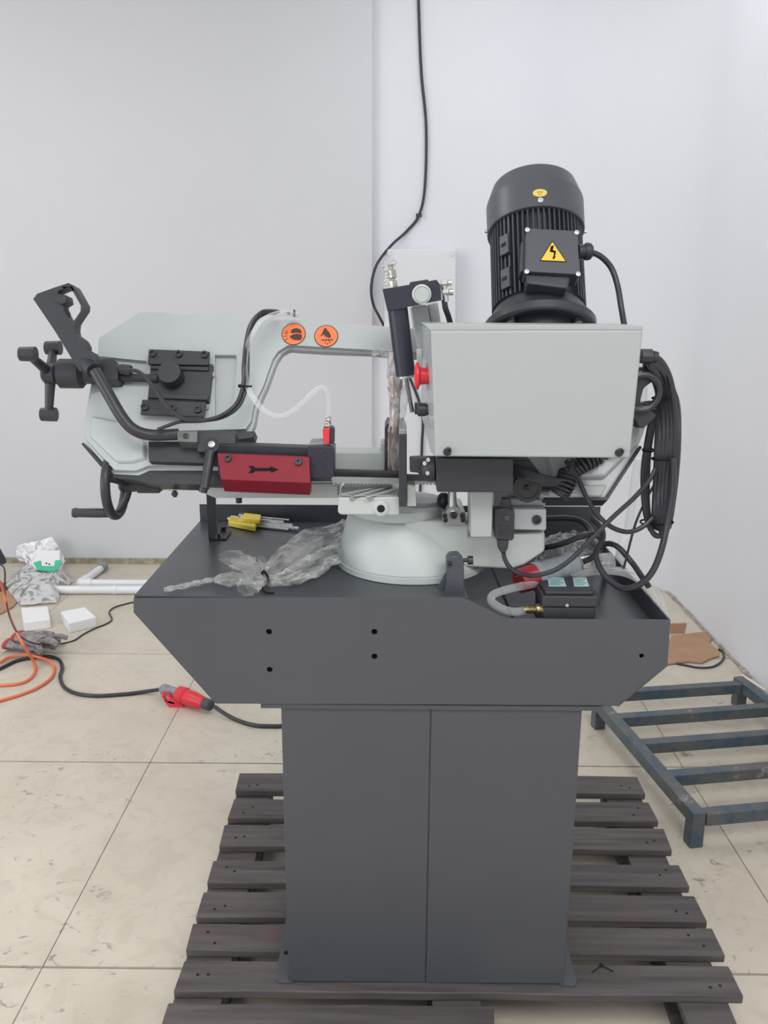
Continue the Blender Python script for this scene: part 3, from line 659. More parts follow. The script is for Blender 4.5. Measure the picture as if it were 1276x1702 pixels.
for (x, y) in ((733, 472), (735, 487)):
    b = B(); q = PY(x, y, YH + .02); e = V((1, 0, 0.12)).normalized()
    b.cyl(q, q + e*0.010, 0.0068, n=6); b.cyl(q + e*0.011, q + e*0.017, 0.0055, n=12); b.cyl(q + e*0.0105, q + e*0.0112, 0.004, n=10); b.cyl(q + V((0.004, 0, 0)), q + V((0.006, 0, -0.014)), 0.0048, n=12); b.build('hose_fitting', 'steel', saw, bevel=0.0005)
yc([(738, 498, YH + .02), (740, 512, YH + .022), (745, 526, YH + .03), (750, 545, YH + .04)], 0.0048, 'hydraulic_hose')
# pale casting arms behind the cylinder
yplate('rear_arm', c3([(385, 520), (430, 505), (520, 500), (545, 640), (560, 860), (450, 860), (415, 720)]), YH + .06, YH + .12, 'cast', 0.004)
yplate('rear_arm', c3([(520, 500), (600, 480), (622, 600), (640, 860), (555, 860), (545, 640)]), YH + .085, YH + .13, 'sheet', 0.003)
yplate('arm_strap', c3([(436, 850), (505, 850), (520, 1000), (500, 1100), (440, 980)]), YH + .06, YH + .075, 'white', 0.001)

# --- control box
YX = 1.27
cbox = yplate('control_box', [(716, 549), (1069, 548.5), (1047, 762), (724, 759)], YX, YX + 0.135, 'sheet', 0.0035)
yplate('box_top_lip', [(703, 538.5), (1068, 541.5), (1069, 549), (714, 549.5)], YX + 0.003, YX + 0.132, 'sheet', 0.0015, parent=cbox)
for (x, y) in ((743, 751), (1028, 752.5)):
    q = PY(x, y, YX); B().cyl(q, q + V((0, -0.003, 0)), 0.0062, n=16).build('washer', 'black', cbox); screw(q + V((.0015, -.003, .003)), (0, -1, 0), 0.0048, cbox)
fxp = PY(712, 625, YX + .05); X0 = fxp.x
# left face plate with E-stop, selector and bottom flange
sp = B(); q = [PY(716, 549, YX + .002), PY(701, 541, YX + .16), PY(700, 690, YX + .15), PY(716, 752, YX + .05), PY(723.5, 758, YX + .002)]
sp.quad_loop([q, [a + V((0.004, 0, 0)) for a in q]]); sp.build('switch_panel', 'cast', cbox)
e0 = PY(716, 625, YX + .055); e1 = PY(692, 625, YX + .055)
es = B(); es.lathe(e0, (-1, 0, 0), [(0.0125, 0), (0.0125, 0.006), (0.0135, 0.016), (0.0165, 0.0175), (0.021, 0.0195), (0.021, 0.0225), (0.017, 0.0250), (0.0, 0.0265)], 30)
es.build('emergency_stop_button', 'red', cbox)
k0 = PY(712, 681, YX + .07); kb = B(); kb.lathe(k0, (-1, 0, 0), [(0.009, 0), (0.009, 0.004), (0.0105, 0.005), (0.0105, 0.016), (0.008, 0.018), (0, 0.018)], 20); kb.build('selector_knob', 'black', cbox)
# gland and black terminal bracket on the right side
gl = B(); g0 = PY(1064, 592, YX + .07); gl.cyl(g0, g0 + V((0.018, 0, 0)), 0.0115, n=8); gl.cyl(g0 + V((.018, 0, 0)), g0 + V((.026, 0, -.002)), 0.009, n=16); gl.build('cable_gland', 'blackp', cbox, bevel=0.001)
yplate('cable_bracket', [(1056, 612), (1078, 610), (1092, 618), (1094, 628), (1070, 645), (1064, 668), (1092, 690), (1088, 696), (1070, 712), (1062, 712), (1050, 690)], YX + .09, YX + .11, 'blackp', 0.003)
tt = B(); tt.torus(PY(1066, 652, YX + .085), (0, 1, 0), 0.028, 0.006, n=26, m=8); tt.build('cable_loop', 'rubber', saw)
# --- motor (axis leans back with the bow)
mc = PY(896, 541, 1.60); ax = BF.v
def t_of(px, py):
    d = ray(px, py); p = CAM + d*((mc - CAM).dot(BF.n)/d.dot(BF.n)); return (p - mc).dot(ax)
tc1 = t_of(891, 388); tc2 = t_of(891, 318)
MR = 0.0855
u_, v_ = V((1, 0, 0)), V((1, 0, 0)).cross(ax)      # v_ points toward the camera? fixed below
if v_.y > 0: v_ = -v_
mo = B().lathe(mc, ax, [(0.07, -0.03), (0.07, 0.0), (0.0765, 0.001), (0.0765, tc1 + 0.01), (0.05, tc1 + 0.012)], 40).build('motor_body', 'motor', saw)
B().lathe(mc, ax, [(0.050, -0.05), (0.050, -0.012), (0.092, -0.012), (0.096, -0.018), (0.101, -0.018), (0.103, -0.015), (0.103, -0.002), (0.100, 0.001), (0.093, 0.003), (0.088, 0.010), (0.085, 0.024), (0.077, 0.036)], 56).build('motor_flange', 'motor', mo, ang=28)
for s_ in (-1, 1):
    q = mc + u_*s_*0.060 + v_*0.052 - ax*0.0125; B().cyl(q, q - ax*0.008, 0.0075, n=6).build('flange_nut', 'steel', mo)
MF = Fr(mc, u_, ax)
# cooling fins
for k in range(56):
    a = 2*PI*k/56
    rad = u_*math.cos(a) + v_*math.sin(a)
    if v_.dot(rad) > 0.72 and rad.dot(u_) > -0.30 and rad.dot(u_) < 0.7: lo = 0.20
    else: lo = 0.03
    tang = ax.cross(rad)
    b = B(); z0 = max(lo, 0.03) if lo < 0.1 else tc1 - 0.05
    Mt = Matrix((rad, tang, ax)).transposed().to_4x4(); Mt.translation = mc
    b.box(0.070, 0.0865, -0.0016, 0.0016, z0, tc1 + 0.004, Mt); b.build('cooling_fin', 'motor', mo)
# fan cover
Lc = tc2 - tc1
fc = B().lathe(mc, ax, [(0.0895, tc1 - 0.002), (0.0915, tc1 - 0.001), (0.0922, tc1 + Lc*0.62), (0.0915, tc1 + Lc*0.65), (0.080, tc2 + .002), (0.076, tc2 + 0.004), (0, tc2 + 0.006)], 56).build('fan_cover', 'motorc', mo, ang=24)
def cylpt(px, py, R):   # point on a cylinder of radius R around the motor axis, nearest the camera
    d = ray(px, py).normalized(); o = CAM - mc
    dp = d - ax*d.dot(ax); op = o - ax*o.dot(ax); A = dp.dot(dp); Bq = 2*dp.dot(op); Cq = op.dot(op) - R*R
    disc = max(Bq*Bq - 4*A*Cq, 0); t = (-Bq - math.sqrt(disc))/(2*A); p = CAM + d*t; q = p - mc; nn = (q - ax*q.dot(ax)).normalized(); return p, nn
p_, n_ = cylpt(897, 321, 0.0922)
OF = Fr(p_, ax.cross(n_), ax) if ax.cross(n_).x > 0 else Fr(p_, n_.cross(ax), ax)
b = B(); b.prism(OF.M, circ(0, 0, 0.0128, 28, 1, 0.62), -0.0015, 0.0010); so = b.build('oval_sticker', 'gold', fc)
for xx, yy, ww, hh in ((-.0055, .0006, .011, .0018), (-.0035, -.0038, .0022, .0018), (.0008, -.0038, .0022, .0018)):
    b = B(); b.box(xx, xx + ww, yy, yy + hh, 0.001, 0.0013, OF.M); b.build('sticker_print', mat('sticker_ink', (0.35, 0.22, 0.05)) if 'sticker_ink' not in bpy.data.materials else bpy.data.materials['sticker_ink'], so)
p_, n_ = cylpt(898, 334, 0.0922); screw(p_, n_, 0.0048, fc, mt='chrome', h=0.004)
for px_ in (814, 965):
    for s_ in ((-1) if px_ < 890 else 1,):
        p_ = mc + ax*(tc1 + 0.004) + u_*s_*0.0925; B().cyl(p_, p_ + u_*s_*0.004, 0.0035, n=10).build('screw', 'steel', fc)
# lifting/mounting lugs on the left of the body
for (x, y) in ((838, 407), (840, 463)):
    p_, n_ = cylpt(x, y, 0.090); lf = Fr(p_, n_.cross(ax) if n_.cross(ax).x > 0 else ax.cross(n_), ax)
    b = B(); b.box(-0.011, 0.011, -0.020, 0.020, -0.014, 0.002, lf.M); lo_ = b.build('mounting_lug', 'motor', mo, bevel=0.002)
    b = B(); b.box(-0.006, 0.005, -0.004, 0.003, 0.0, 0.0026, lf.M); b.build('slot', 'dark', lo_)
# terminal box
tbp = [(874, 381), (960, 386), (964, 458), (872, 453)]
TF = Fr(mc + BF.n*0.118, u_, ax)
tbx = B(); P4 = TF.poly(tbp); tbx.prism(TF.M, P4, -0.040, 0.0); to = tbx.build('terminal_box', 'motor', mo, bevel=0.004, segs=3)
b = B(); cxm = sum(a for a, c in P4)/4; b.prism(TF.M, [(P4[3][0] + .004, P4[3][1] + .01), (P4[2][0] - .012, P4[2][1] + .01), (P4[2][0] - .022, P4[2][1] - .022), (P4[3][0] + .004, P4[3][1] - .018)], -0.042, -0.006); b.build('terminal_box_base', 'motor', mo, bevel=0.004)
b = B(); b.prism(TF.M, [(P4[0][0] - .006, P4[0][1] - .012), (P4[0][0] + .01, P4[0][1] - .012), (P4[3][0] + .01, P4[3][1] + .01), (P4[3][0] - .006, P4[3][1] + .01)], -0.045, -0.014); b.build('terminal_box_side', 'motor', mo, bevel=0.004)
cxr = (P4[0][0] + P4[2][0])/2
b = B(); b.prism(TF.M, [(cxm + (a - cxm)*0.97, c) for a, c in P4], 0.0004, 0.004); lid = b.build('terminal_box_lid', 'motorc', to, bevel=0.0015)
for (x, y) in ((876, 382.5), (958, 387), (960.5, 456), (875, 452)): screw(TF.hit(x, y, .004), TF.n, 0.0042, to, mt='chrome', h=0.0025)
tri = [(917.5, 401), (941, 435.5), (897, 433.5)]
def grow(pts, k):
    cx = sum(a for a, b in pts)/len(pts); cy = sum(b for a, b in pts)/len(pts); return [(cx + (a - cx)*k, cy + (b - cy)*k) for a, b in pts]
b = B(); b.prism(TF.M, TF.poly(grow(tri, 1.03), .004), 0.0041, 0.0047); ws = b.build('warning_triangle', 'ink', to)
b = B(); b.prism(TF.M, TF.poly(grow(tri, 0.93), .004), 0.0047, 0.0050); b.build('triangle_face', 'yel', ws)
def c4(pts): return [(780 + a/4.253, 270 + b/4.253) for a, b in pts]
b = B(); b.prism(TF.M, TF.poly(c4([(575, 592), (596, 590), (588, 622), (612, 630), (603, 666), (609, 668), (594, 690), (584, 672), (592, 670), (596, 640), (566, 634)]), .004), 0.0050, 0.0053); b.build('lightning_bolt_mark', 'ink', ws)
# motor cable gland and lead
g0 = TF.hit(961, 418, -0.02)
gl = B(); gl.cyl(g0, g0 + V((0.012, 0, 0)), 0.0125, n=10); gl.lathe(g0 + V((.011, 0, 0)), (1, 0, 0), [(0.0145, 0), (0.0155, 0.004), (0.0145, 0.010), (0.010, 0.014), (0, 0.014)], 12); gl.build('cable_gland', 'blackp', mo)
B().tube([g0 + V((.02, 0, 0))] + [PY(a, b_, g0.y + c) for a, b_, c in ((999, 427, 0), (1016, 446, 0), (1026, 475, -.01), (1032, 510, -.02), (1038, 545, -.04))], 0.0052, n=10).build('motor_lead', 'rubber', mo)
# --- gearbox block under the motor behind the control box
b = B(); b.prism(BF.M, BF.poly([(800, 545), (990, 548), (985, 740), (800, 735)], -0.03), -0.16, -0.076); b.build('gearbox', 'cast', saw, bevel=0.008)
# --- black guide box below the control box
kb = yplate('guide_housing', [(724, 761), (853, 762), (853, 819), (726, 818)], YX + .045, YX + .10, 'black', 0.002)
yplate('guide_head', [(681, 763), (700, 762), (716, 764), (724, 764), (724, 798), (700, 800), (695, 786), (681, 785)], YX + .085, YX + .115, 'blackp', 0.002)
b = B(); q = PY(714, 779, YX + .075); b.lathe(q, (1, 0, 0), [(0.006, -0.016), (0.016, -0.012), (0.021, -0.004), (0.021, 0.007)], 18); gh = b.build('guide_knuckle', 'blackp', saw)
for (x, y) in ((712, 764), (706, 770), (711, 786)): screw(PY(x, y, YX + .055), (-.3, -1, 0), 0.0032, gh, mt='chrome', h=0.003)
# ================================================================== base casting and vice
C0 = PY(684, 935, 1.515); XB = C0.x; YBs = 1.515
zt_ = PY(660, 868, YBs - 0.10).z
Cc = (XB, YBs)
b = B(); b.lathe((XB, YBs, ZPL + 0.0008), (0, 0, 1), [(0.139, 0), (0.139, 0.010), (0.136, 0.012)], 64); b.build('base_ring', 'base', saw)
# conical drum, loft from circle to smaller shifted circle
rings = []
xt = PY(664, 860, YBs).x; rt_ = 0.094
z0 = ZPL + 0.0135; z1 = PY(664, 868, 1.43).z
for t in [0, 0.04, .2, .4, .6, .8, .94, 1]:
    cx = XB + (xt - XB)*t; r = 0.1365 + (rt_ - 0.1365)*(t**1.15) - (0.004 if t == 1 else 0)
    rings.append([V((cx + r*math.cos(2*PI*k/64), YBs + r*math.sin(2*PI*k/64), z0 + (z1 - z0)*t)) for k in range(64)])
b = B(); b.quad_loop(rings); b.build('base_drum', 'base', saw)
# body to the right (solid casting) built as side profile
fb = FY(1.418)
prof = [(668, 866), (780, 866), (780, 892), (906, 884), (906, 917), (872, 940), (850, 947), (776, 943), (760, 938), (738, 940), (690, 905)]
body = yplate('base_body', prof, 1.418, 1.60, 'base', 0.006)
yplate('column_box', [(782, 815), (819, 815), (817, 893), (782, 893)], 1.36, 1.42, 'sheet', 0.002)
yplate('hinge_column', [(820, 790), (900, 770), (906, 885), (820, 890)], 1.45, 1.62, 'cast', 0.004)
hp = yplate('hinge_plate', [(853, 846), (908, 846), (908, 882), (853, 881)], 1.405, 1.449, 'cast', 0.003)
yplate('hinge_plate', [(848, 828), (906, 830), (907, 841), (848, 841)], 1.43, 1.449, 'base', 0.003)
screw(PY(891.5, 863.5, 1.405), (0, -1, 0), 0.008, hp)
# pivot disc
b = B(); q = PY(876, 811, 1.40); b.lathe(q, (0, -1, 0), [(0.0235, -.01), (0.024, 0), (0.0245, 0.004), (0.018, 0.005), (0.018, 0.003), (0.006, 0.003), (0.006, 0.006), (0, 0.006)], 32); kd = b.build('pivot_disc', 'blackp', saw); screw(PY(876, 811, 1.394), (0, -1, 0), 0.0045, kd)
b = B(); q = PY(901, 813, 1.41); b.cyl(q, q + V((.012, 0, 0)), 0.005, n=8); b.build('bolt', 'black', saw)
yplate('pivot_arm', [(848, 764), (880, 764), (900, 790), (898, 800), (860, 806), (846, 800)], 1.405, 1.44, 'blackp', 0.003)
# flat ribbon of cables
for k in range(6):
    yc([(848, 772 + k*3.0, 1.395), (876, 783 + k*2.6, 1.385 - k*.001), (905, 792 + k*2.2, 1.38), (930, 797 + k*1.6, 1.38), (948, 790 - k*2.0, 1.385), (952, 770 - k*1.5, 1.39)], 0.0030, 'cable')
# coiled cord
def coil(pts, R, r, turns, name='coiled_cord'):
    P = smooth_pts([PY(*q) for q in pts], 12); n = len(P); out = []; tot = turns*14
    for i in range(tot + 1):
        t = i/tot*(n - 1); k = min(int(t), n - 2); p = P[k].lerp(P[k+1], t - k); d = (P[k+1] - P[k]).normalized()
        u = d.cross(V((0, 1, 0))).normalized(); v = d.cross(u); a = 2*PI*i/14
        out.append(p + u*math.cos(a)*R + v*math.sin(a)*R)
    return B().tube(out, r, n=7, sub=1).build(name, 'rubber', saw)
coil([(1082, 680, 1.45), (1060, 690, 1.43), (1000, 752, 1.42), (968, 772, 1.40), (948, 784, 1.40)], 0.0125, 0.0034, 20)
coil([(946, 785, 1.40), (938, 805, 1.39), (927, 822, 1.39)], 0.0155, 0.0032, 8)
# clevis and rod
cv = yplate('clevis_base', [(735, 852), (773, 851), (774, 874), (735, 874)], 1.405, 1.432, 'bare', 0.0015)
b = B(); q = PY(754, 857, 1.40); b.cyl(q + V((0, .004, 0)), q + V((0, .028, 0)), 0.0145, n=28); b.build('clevis_eye', 'bare', cv)
screw(q + V((0, .003, 0)), (0, -1, 0), 0.0062, cv)
for (x, y) in ((739, 857), (740, 864), (768, 857), (769, 864)): screw(PY(x, y, 1.404), (0, -1, 0), 0.0042, cv)
b = B(); b.lathe(PY(752, 848, 1.415), (-0.06, 0, 1), [(0.012, 0), (0.0105, 0.006), (0.0075, 0.012), (0.0072, 0.04)], 22); b.build('link_rod', 'steel', saw)
b = B(); b.ball(PY(737, 831, 1.46), 0.012, 1, 1, 1.2); b.cyl(PY(737, 831, 1.46), PY(737, 860, 1.47), 0.004); b.build('lever_knob', 'black', saw)
# hex stop bracket
b = B(); q = PZ(757, 978, ZPL); yq = 1.345
hf = FY(yq); b.prism(hf.M, hf.poly([(742, 930), (748, 924), (762, 923), (771, 932), (771, 975), (773, 992), (737, 992), (742, 970)]), -0.03, 0)
sb = b.build('stop_bracket', 'tray', saw, bevel=0.003)
b = B(); b.prism(hf.M, hf.poly([(742, 955), (748, 962), (734, 991.5), (724, 991.5)]), -0.02, -0.016); b.build('bracket_fin', 'tray', sb)
b = B(); q = PY(770, 931, yq + .012); b.cyl(q, q + V((.008, 0, 0)), 0.0035); b.cyl(q + V((.007, 0, 0)), q + V((.016, 0, 0)), 0.0075, n=16); b.build('stop_screw', 'black', sb)
q = PY(747, 937, yq); screw(q, (0, -1, 0), 0.0045, sb)
# turntable
zt0 = z1 + 0.0005
XT = PY(663, 860, YBs - .02).x; YT = YBs - 0.012
ztop = PY(700, 832, YT).z
b = B(); b.lathe((XT, YT, zt0), (0, 0, 1), [(0.086, 0), (0.089, 0.003), (0.089, ztop - zt0 - 0.003), (0.086, ztop - zt0), (0, ztop - zt0)], 64); b.build('turntable', 'base', saw)
b = B(); b.lathe((PY(712, 830, YT - .03).x - 0.012, YT - .01, ztop + .0002), (0, 0, 1), [(0.042, 0), (0.040, 0.006), (0.030, 0.009), (0, 0.010)], 32); b.build('pivot_cap', 'sheet', saw)
# vice table with slots
YV = 1.375
zv0, zv1 = PY(600, 857, YV).z, PY(600, 826, YV).z
vt = yplate('vice_table', [(562, 827), (664, 826), (664, 857), (642, 857), (566, 856), (561, 852)], YV, YV + .10, 'base', 0.003)
for x in (585, 616): B().cyl(PY(x, 829, YV - .0005), PY(x, 829, YV) + V((0, .004, 0)), 0.005, n=16).build('notch', 'bare', vt)
q = PY(633, 845, YV); B().lathe(q, (0, -1, 0), [(0.0135, -0.001), (0.0135, 0.0015), (0.011, 0.003), (0.0068, 0.0032), (0.0066, -0.0005)], 28).build('bore_ring', 'base', vt); B().cyl(q + V((0, .0, 0)), q + V((0, -.0022, 0)), 0.0064, n=20).build('bore', 'dark', vt)
tbm = B(); xa, xb_ = PY(563, 826, YV).x, PY(663, 826, YV).x
tbm.box(xa + .004, xb_ - .002, YV + .003, YV + .098, zv1 + .0002, zv1 + .003); tbm.build('table_top', 'bare', vt)
for (x0_, y0_, x1_, y1_) in ((568, 822, 632, 809), (590, 825, 650, 808), (610, 826, 662, 812)):
    a0, a1 = PZ(x0_, y0_, zv1 + .0031), PZ(x1_, y1_, zv1 + .0031); dn = (a1 - a0).normalized(); sd = V((-dn.y, dn.x, 0))*0.0035
    B().quad_loop([[a0 - sd, a1 - sd, a1 + sd, a0 + sd], [p + V((0, 0, .001)) for p in (a0 - sd, a1 - sd, a1 + sd, a0 + sd)]]).build('table_rib', 'base', vt)
    sd2 = sd*1.8
    B().quad_loop([[a0 + sd, a1 + sd, a1 + sd2, a0 + sd2], [p + V((0, 0, .0006)) for p in (a0 + sd, a1 + sd, a1 + sd2, a0 + sd2)]]).build('slot', 'black', vt)
# vice bed bar to the left, wheel, screw, support leg
bedt = yplate('vice_bed', [(343, 806), (562, 803), (562, 828), (357, 828), (343, 822)], 1.44, 1.70, 'sheet', 0.002)
yplate('rear_vice_arm', [(553, 751), (632, 751), (632, 736), (641, 736), (641, 784), (553, 784)], 1.50, 1.55, 'base', 0.003)
jb = yplate('vice_jaw', [(639, 712), (643, 704), (652, 706), (652, 792), (639, 792)], 1.47, 1.56, 'black', 0.0015)
jf = yplate('vice_jaw', [(663, 723), (676, 723), (676, 842), (663, 842)], 1.355, 1.42, 'black', 0.001)
yplate('jaw_top', [(663, 712), (675, 714), (676, 723), (663, 723)], 1.357, 1.47, 'bare', 0.002, parent=jf)
yplate('jaw_bracket', [(676, 806), (690, 808), (692, 842), (676, 842)], 1.375, 1.43, 'base', 0.002)
yplate('jaw_bracket', [(652, 706), (671, 698), (676, 712), (654, 730)], 1.50, 1.54, 'bare', 0.001)
# wrapped square bar in the vice
q0, q1 = PY(656, 590, 1.455), PY(656, 784, 1.455)
B().box(q0.x - .0085, q0.x + .0075, 1.445, 1.462, q1.z, PY(656, 708, 1.455).z).build('clamped_bar', 'brownfoam', saw, bevel=0.002)
b = B(); P = []
def foil(center_pts, rr, n=26, amp=0.35, sq=1.0, seed=0, fr=9.0):
    b = B(); C = smooth_pts(center_pts, 10); rings = []; u = None
    for i, p in enumerate(C):
        d = (C[min(i+1, len(C)-1)] - C[max(i-1, 0)]).normalized(); t = i/(len(C)-1)
        if u is None: u, v = b.ring_frame(d)
        else: u = (u - d*u.dot(d)).normalized()
        v = d.cross(u); R = rr(t); ring = []
        for k in range(n):
            a = 2*PI*k/n; w_ = 1 + amp*(noise.noise(V((math.cos(a)*2.2 + seed, math.sin(a)*2.2, t*fr))) + 0.7*noise.noise(V((math.cos(a)*5 + seed, math.sin(a)*5, t*fr*2.4))))
            ring.append(p + u*math.cos(a)*R*w_ + v*math.sin(a)*R*w_*sq)
        rings.append(ring)
    b.quad_loop(rings, cap=False); return b
foil([q0 + V((0, 0, .006)), q0.lerp(q1, .3), q0.lerp(q1, .6), q1], lambda t: 0.0105 + 0.002*math.sin(t*9), amp=0.3).build('plastic_wrap', 'bagbrown', saw, ang=25)
foil([PY(668, 640, 1.46), PY(670, 665, 1.46), PY(662, 712, 1.46)], lambda t: 0.011 - .006*t, amp=0.5, seed=4).build('plastic_wrap', 'bag', saw, ang=25)
foil([PY(618, 580, 1.50), PY(640, 584, 1.49), PY(652, 592, 1.47)], lambda t: 0.009, amp=0.7, seed=8).build('plastic_wrap', 'bag', saw, ang=25)
# handwheel, axis along X
wc = PY(203, 806, 1.47); wa = V((1, 0.0, 0))
hw = B(); hw.torus(wc + V((-.012, 0, 0)), wa, 0.055, 0.0085, n=40, m=12)
for k in range(3):
    a = 2*PI*k/3 + 0.6; e = V((0, math.cos(a), math.sin(a))); hw.tube([wc + V((.014, 0, 0)), wc + V((.004, 0, 0)) + e*0.028, wc + V((-.012, 0, 0)) + e*0.053], 0.0062, n=10)
hw.lathe(wc + V((.03, 0, 0)), (-1, 0, 0), [(0.012, 0), (0.013, 0.03), (0.010, 0.034), (0, 0.034)], 22)
hwo = hw.build('handwheel', 'black', saw)
he = wc + V((-.018, -0.032, -0.044))
B().lathe(he, (-1, 0, 0), [(0.005, -.004), (0.0078, 0), (0.0085, 0.02), (0.0078, 0.05), (0.009, 0.058), (0.008, 0.062), (0, 0.062)], 20).build('crank_handle', 'blackp', hwo)
B().box(wc.x + .03, PY(268, 808, 1.47).x, 1.455, 1.487, wc.z - .012, wc.z + .010).build('screw_block', 'black', saw, bevel=0.002)
yplate('screw_nut', [(272, 799), (300, 800), (306, 806), (296, 816), (278, 816)], 1.455, 1.485, 'base', 0.002)
q = PY(292, 806, 1.47); b = B()
b.lathe(q, (1, 0, 0), [((0.0065 if k % 2 else 0.0052), k*0.0016) for k in range(32)], 14); b.build('vice_screw', 'rod', saw)
b = B(); q = PY(290, 815, 1.455); b.cyl(q, q - V((0, 0, .012)), 0.0035); b.cyl(q - V((0, 0, .004)), q - V((0, 0, .009)), 0.006, n=6); b.build('bolt', 'black', saw)
b = B(); q = PY(397, 834, 1.56); b.cyl(q + V((0, 0, .012)), q - V((0, 0, .002)), 0.006, n=12); b.build('bolt', 'black', saw)
# L-shaped support leg on the tray
ql = PZ(352, 898, ZPL); YLg = ql.y
xl0, xl1 = PY(345, 870, YLg).x, PY(358, 870, YLg).x
zt2 = PY(350, 826, 1.55).z
zt2 = PY(350, 828, 1.44).z + .004
b = B(); b.box(xl0, xl0 + .004, YLg, YLg + .05, ZPL + .0015, zt2); lg = b.build('support_leg', 'black', saw)
B().box(xl0 + .0042, xl0 + .018, YLg, YLg + .005, ZPL + .0042, zt2).build('leg_flange', 'black', lg)
B().box(xl0, xl0 + 0.036, YLg, YLg + .06, ZPL + .0008, ZPL + .004).build('leg_foot', 'black', lg, bevel=0.001)
for (x, y) in ((362, 894), (371, 882)):
    q = PZ(x, y, ZPL + .004); b = B(); b.cyl(q, q + V((0, 0, .009)), 0.0062, n=6); b.build('bolt', 'black', lg)
# connector hanging under the arm with its cable
YK = 1.375
kc = yplate('multipin_connector', [(821, 846), (833, 845), (840, 843), (853, 848), (855, 856), (854, 896), (850, 899), (824, 897), (821, 880)], YK, YK + .022, 'blackp', 0.002)
yplate('connector_latch', [(834, 829), (845, 829), (850, 848), (831, 848)], YK + .004, YK + .018, 'blackp', 0.0015, parent=kc)
yplate('connector_tail', [(827, 898), (846, 898), (844, 912), (840, 919), (832, 919), (828, 912)], YK + .002, YK + .020, 'blackp', 0.002, parent=kc)
for k in range(5): yplate('grip_rib', [(828, 872 + k*4), (850, 872 + k*4), (850, 874 + k*4), (828, 874 + k*4)], YK - .001, YK + .002, 'blackp', 0.0003, parent=kc)
yplate('connector_latch', [(838, 857), (847, 857), (847, 866), (838, 866)], YK - .002, YK + .002, 'greyd', 0.0008, parent=kc)
yc([(836, 916, YK + .01), (839, 930, YK), (850, 946, YK - .01), (870, 955, 1.35), (893, 956, 1.33), (925, 946, 1.33), (955, 924, 1.335), (985, 893, 1.35), (1020, 858, 1.36), (1055, 826, 1.37), (1080, 796, 1.385), (1094, 765, 1.395), (1100, 735, 1.40)], 0.0040)
yc([(940, 765, 1.42), (958, 790, 1.41), (975, 828, 1.40), (995, 858, 1.39), (1018, 877, 1.38), (1045, 884, 1.385), (1070, 874, 1.39), (1090, 852, 1.395), (1104, 820, 1.40), (1108, 780, 1.405)], 0.0042)
# cable bundle hanging right of the control box
for k, (o1, o2) in enumerate(((0, 0), (9, 4), (18, 8), (27, 14), (-7, -2), (36, 0), (14, 0))):
    yc([(1078 - o1*.15, 594 + k*2, 1.36), (1096 - o1*.35, 600 + k*4, 1.365), (1112 - o1*.5, 630 + k*4, 1.37 + k*.004), (1120 - o1*.65, 680, 1.375 + k*.004), (1120 - o1*.75, 740, 1.38), (1116 - o1*.7, 800, 1.385 + k*.003), (1110 - o1*.6, 850, 1.39), (1106 - o1*.5, 884 - k*2, 1.395 + k*.004)], 0.0062, 'cable')
for k in range(3):
    yc([(1106 - k*6, 760, 1.40 + k*.004), (1107 - k*6, 810, 1.40 + k*.004), (1108 - k*5, 850, 1.40), (1107 - k*4, 880, 1.40), (1100 - k*2, 891, 1.402), (1088 - k, 888, 1.405), (1077 + k*2, 872, 1.41), (1070 + k*3, 838, 1.415), (1068 + k*4, 790, 1.42), (1073 + k*3, 745, 1.42), (1080 + k*3, 705, 1.42), (1084 + k*2, 680, 1.42)], 0.0042, 'cable')
for (x, y, wd) in ((1104, 661, .026), (1103, 762, .026), (1100, 868, .024), (1073, 868, .011), (1077, 748, .011)):
    b = B(); q = PY(x, y, 1.388 if x > 1090 else 1.415); 
    L_ = [q + V((wd*.75*math.cos(a), .016*math.sin(a), .001*math.cos(a))) for a in [2*PI*i/24 for i in range(25)]]
    b.tube(L_, 0.0016, n=6, sub=1); b.build('cable_tie', 'ink', saw)
# heavy lead from the bundle down into the tray and up to the plug
yc([(1118, 760, 1.372), (1118, 810, 1.368), (1110, 860, 1.36), (1100, 910, 1.345), (1084, 950, 1.34), (1062, 972, 1.345), (1036, 978, 1.36), (1012, 964, 1.38), (996, 942, 1.40), (990, 918, 1.42), (1000, 900, 1.44), (1000, 880, 1.46), (985, 862, 1.50)], 0.0055, 'power_lead')
yc([(1090, 800, 1.42), (1074, 830, 1.42), (1056, 870, 1.42), (1040, 930, 1.42), (1036, 945, 1.42)], 0.0022, 'cable')
# ================================================================== THINGS IN THE TRAY
# red and grey industrial plug with its lead
pa, pb_ = PY(862, 966, 1.40), PY(968, 934, 1.45)
pg = thing('industrial_plug', (pa.x, pa.y, ZF), 'red and grey industrial plug lying in the tray behind the black float switch box', 'plug')
dx = (pb_ - pa).normalized(); Lp = (pb_ - pa).length
b = B(); b.lathe(pa, dx, [(0.0, .004), (0.018, .004), (0.018, 0), (0.0215, 0), (0.0225, 0.03), (0.024, 0.032)], 28); b.build('red_shroud', 'redd', pg)
b = B(); b.lathe(pa + dx*.031, dx, [(0.0225, 0), (0.0255, 0.002), (0.0255, 0.012), (0.022, 0.014), (0.0215, Lp*.48), (0.025, Lp*.5), (0.025, Lp*.62), (0.018, Lp*.66), (0.012, Lp*.72)], 26); b.build('grey_body', 'greyp', pg)
for k in range(6): B().torus(pa + dx*(.048 + k*.006), dx, 0.0219, 0.0012, n=28, m=6).build('ridge', 'greyp', pg)
b = B(); u, v = b.ring_frame(dx)
for k in range(3):
    a = 2*PI*k/3; e = u*math.cos(a)*.009 + v*math.sin(a)*.009; b.cyl(pa + e - dx*.004, pa + e + dx*.01, 0.0022, n=8)
b.build('pins', 'brass', pg)
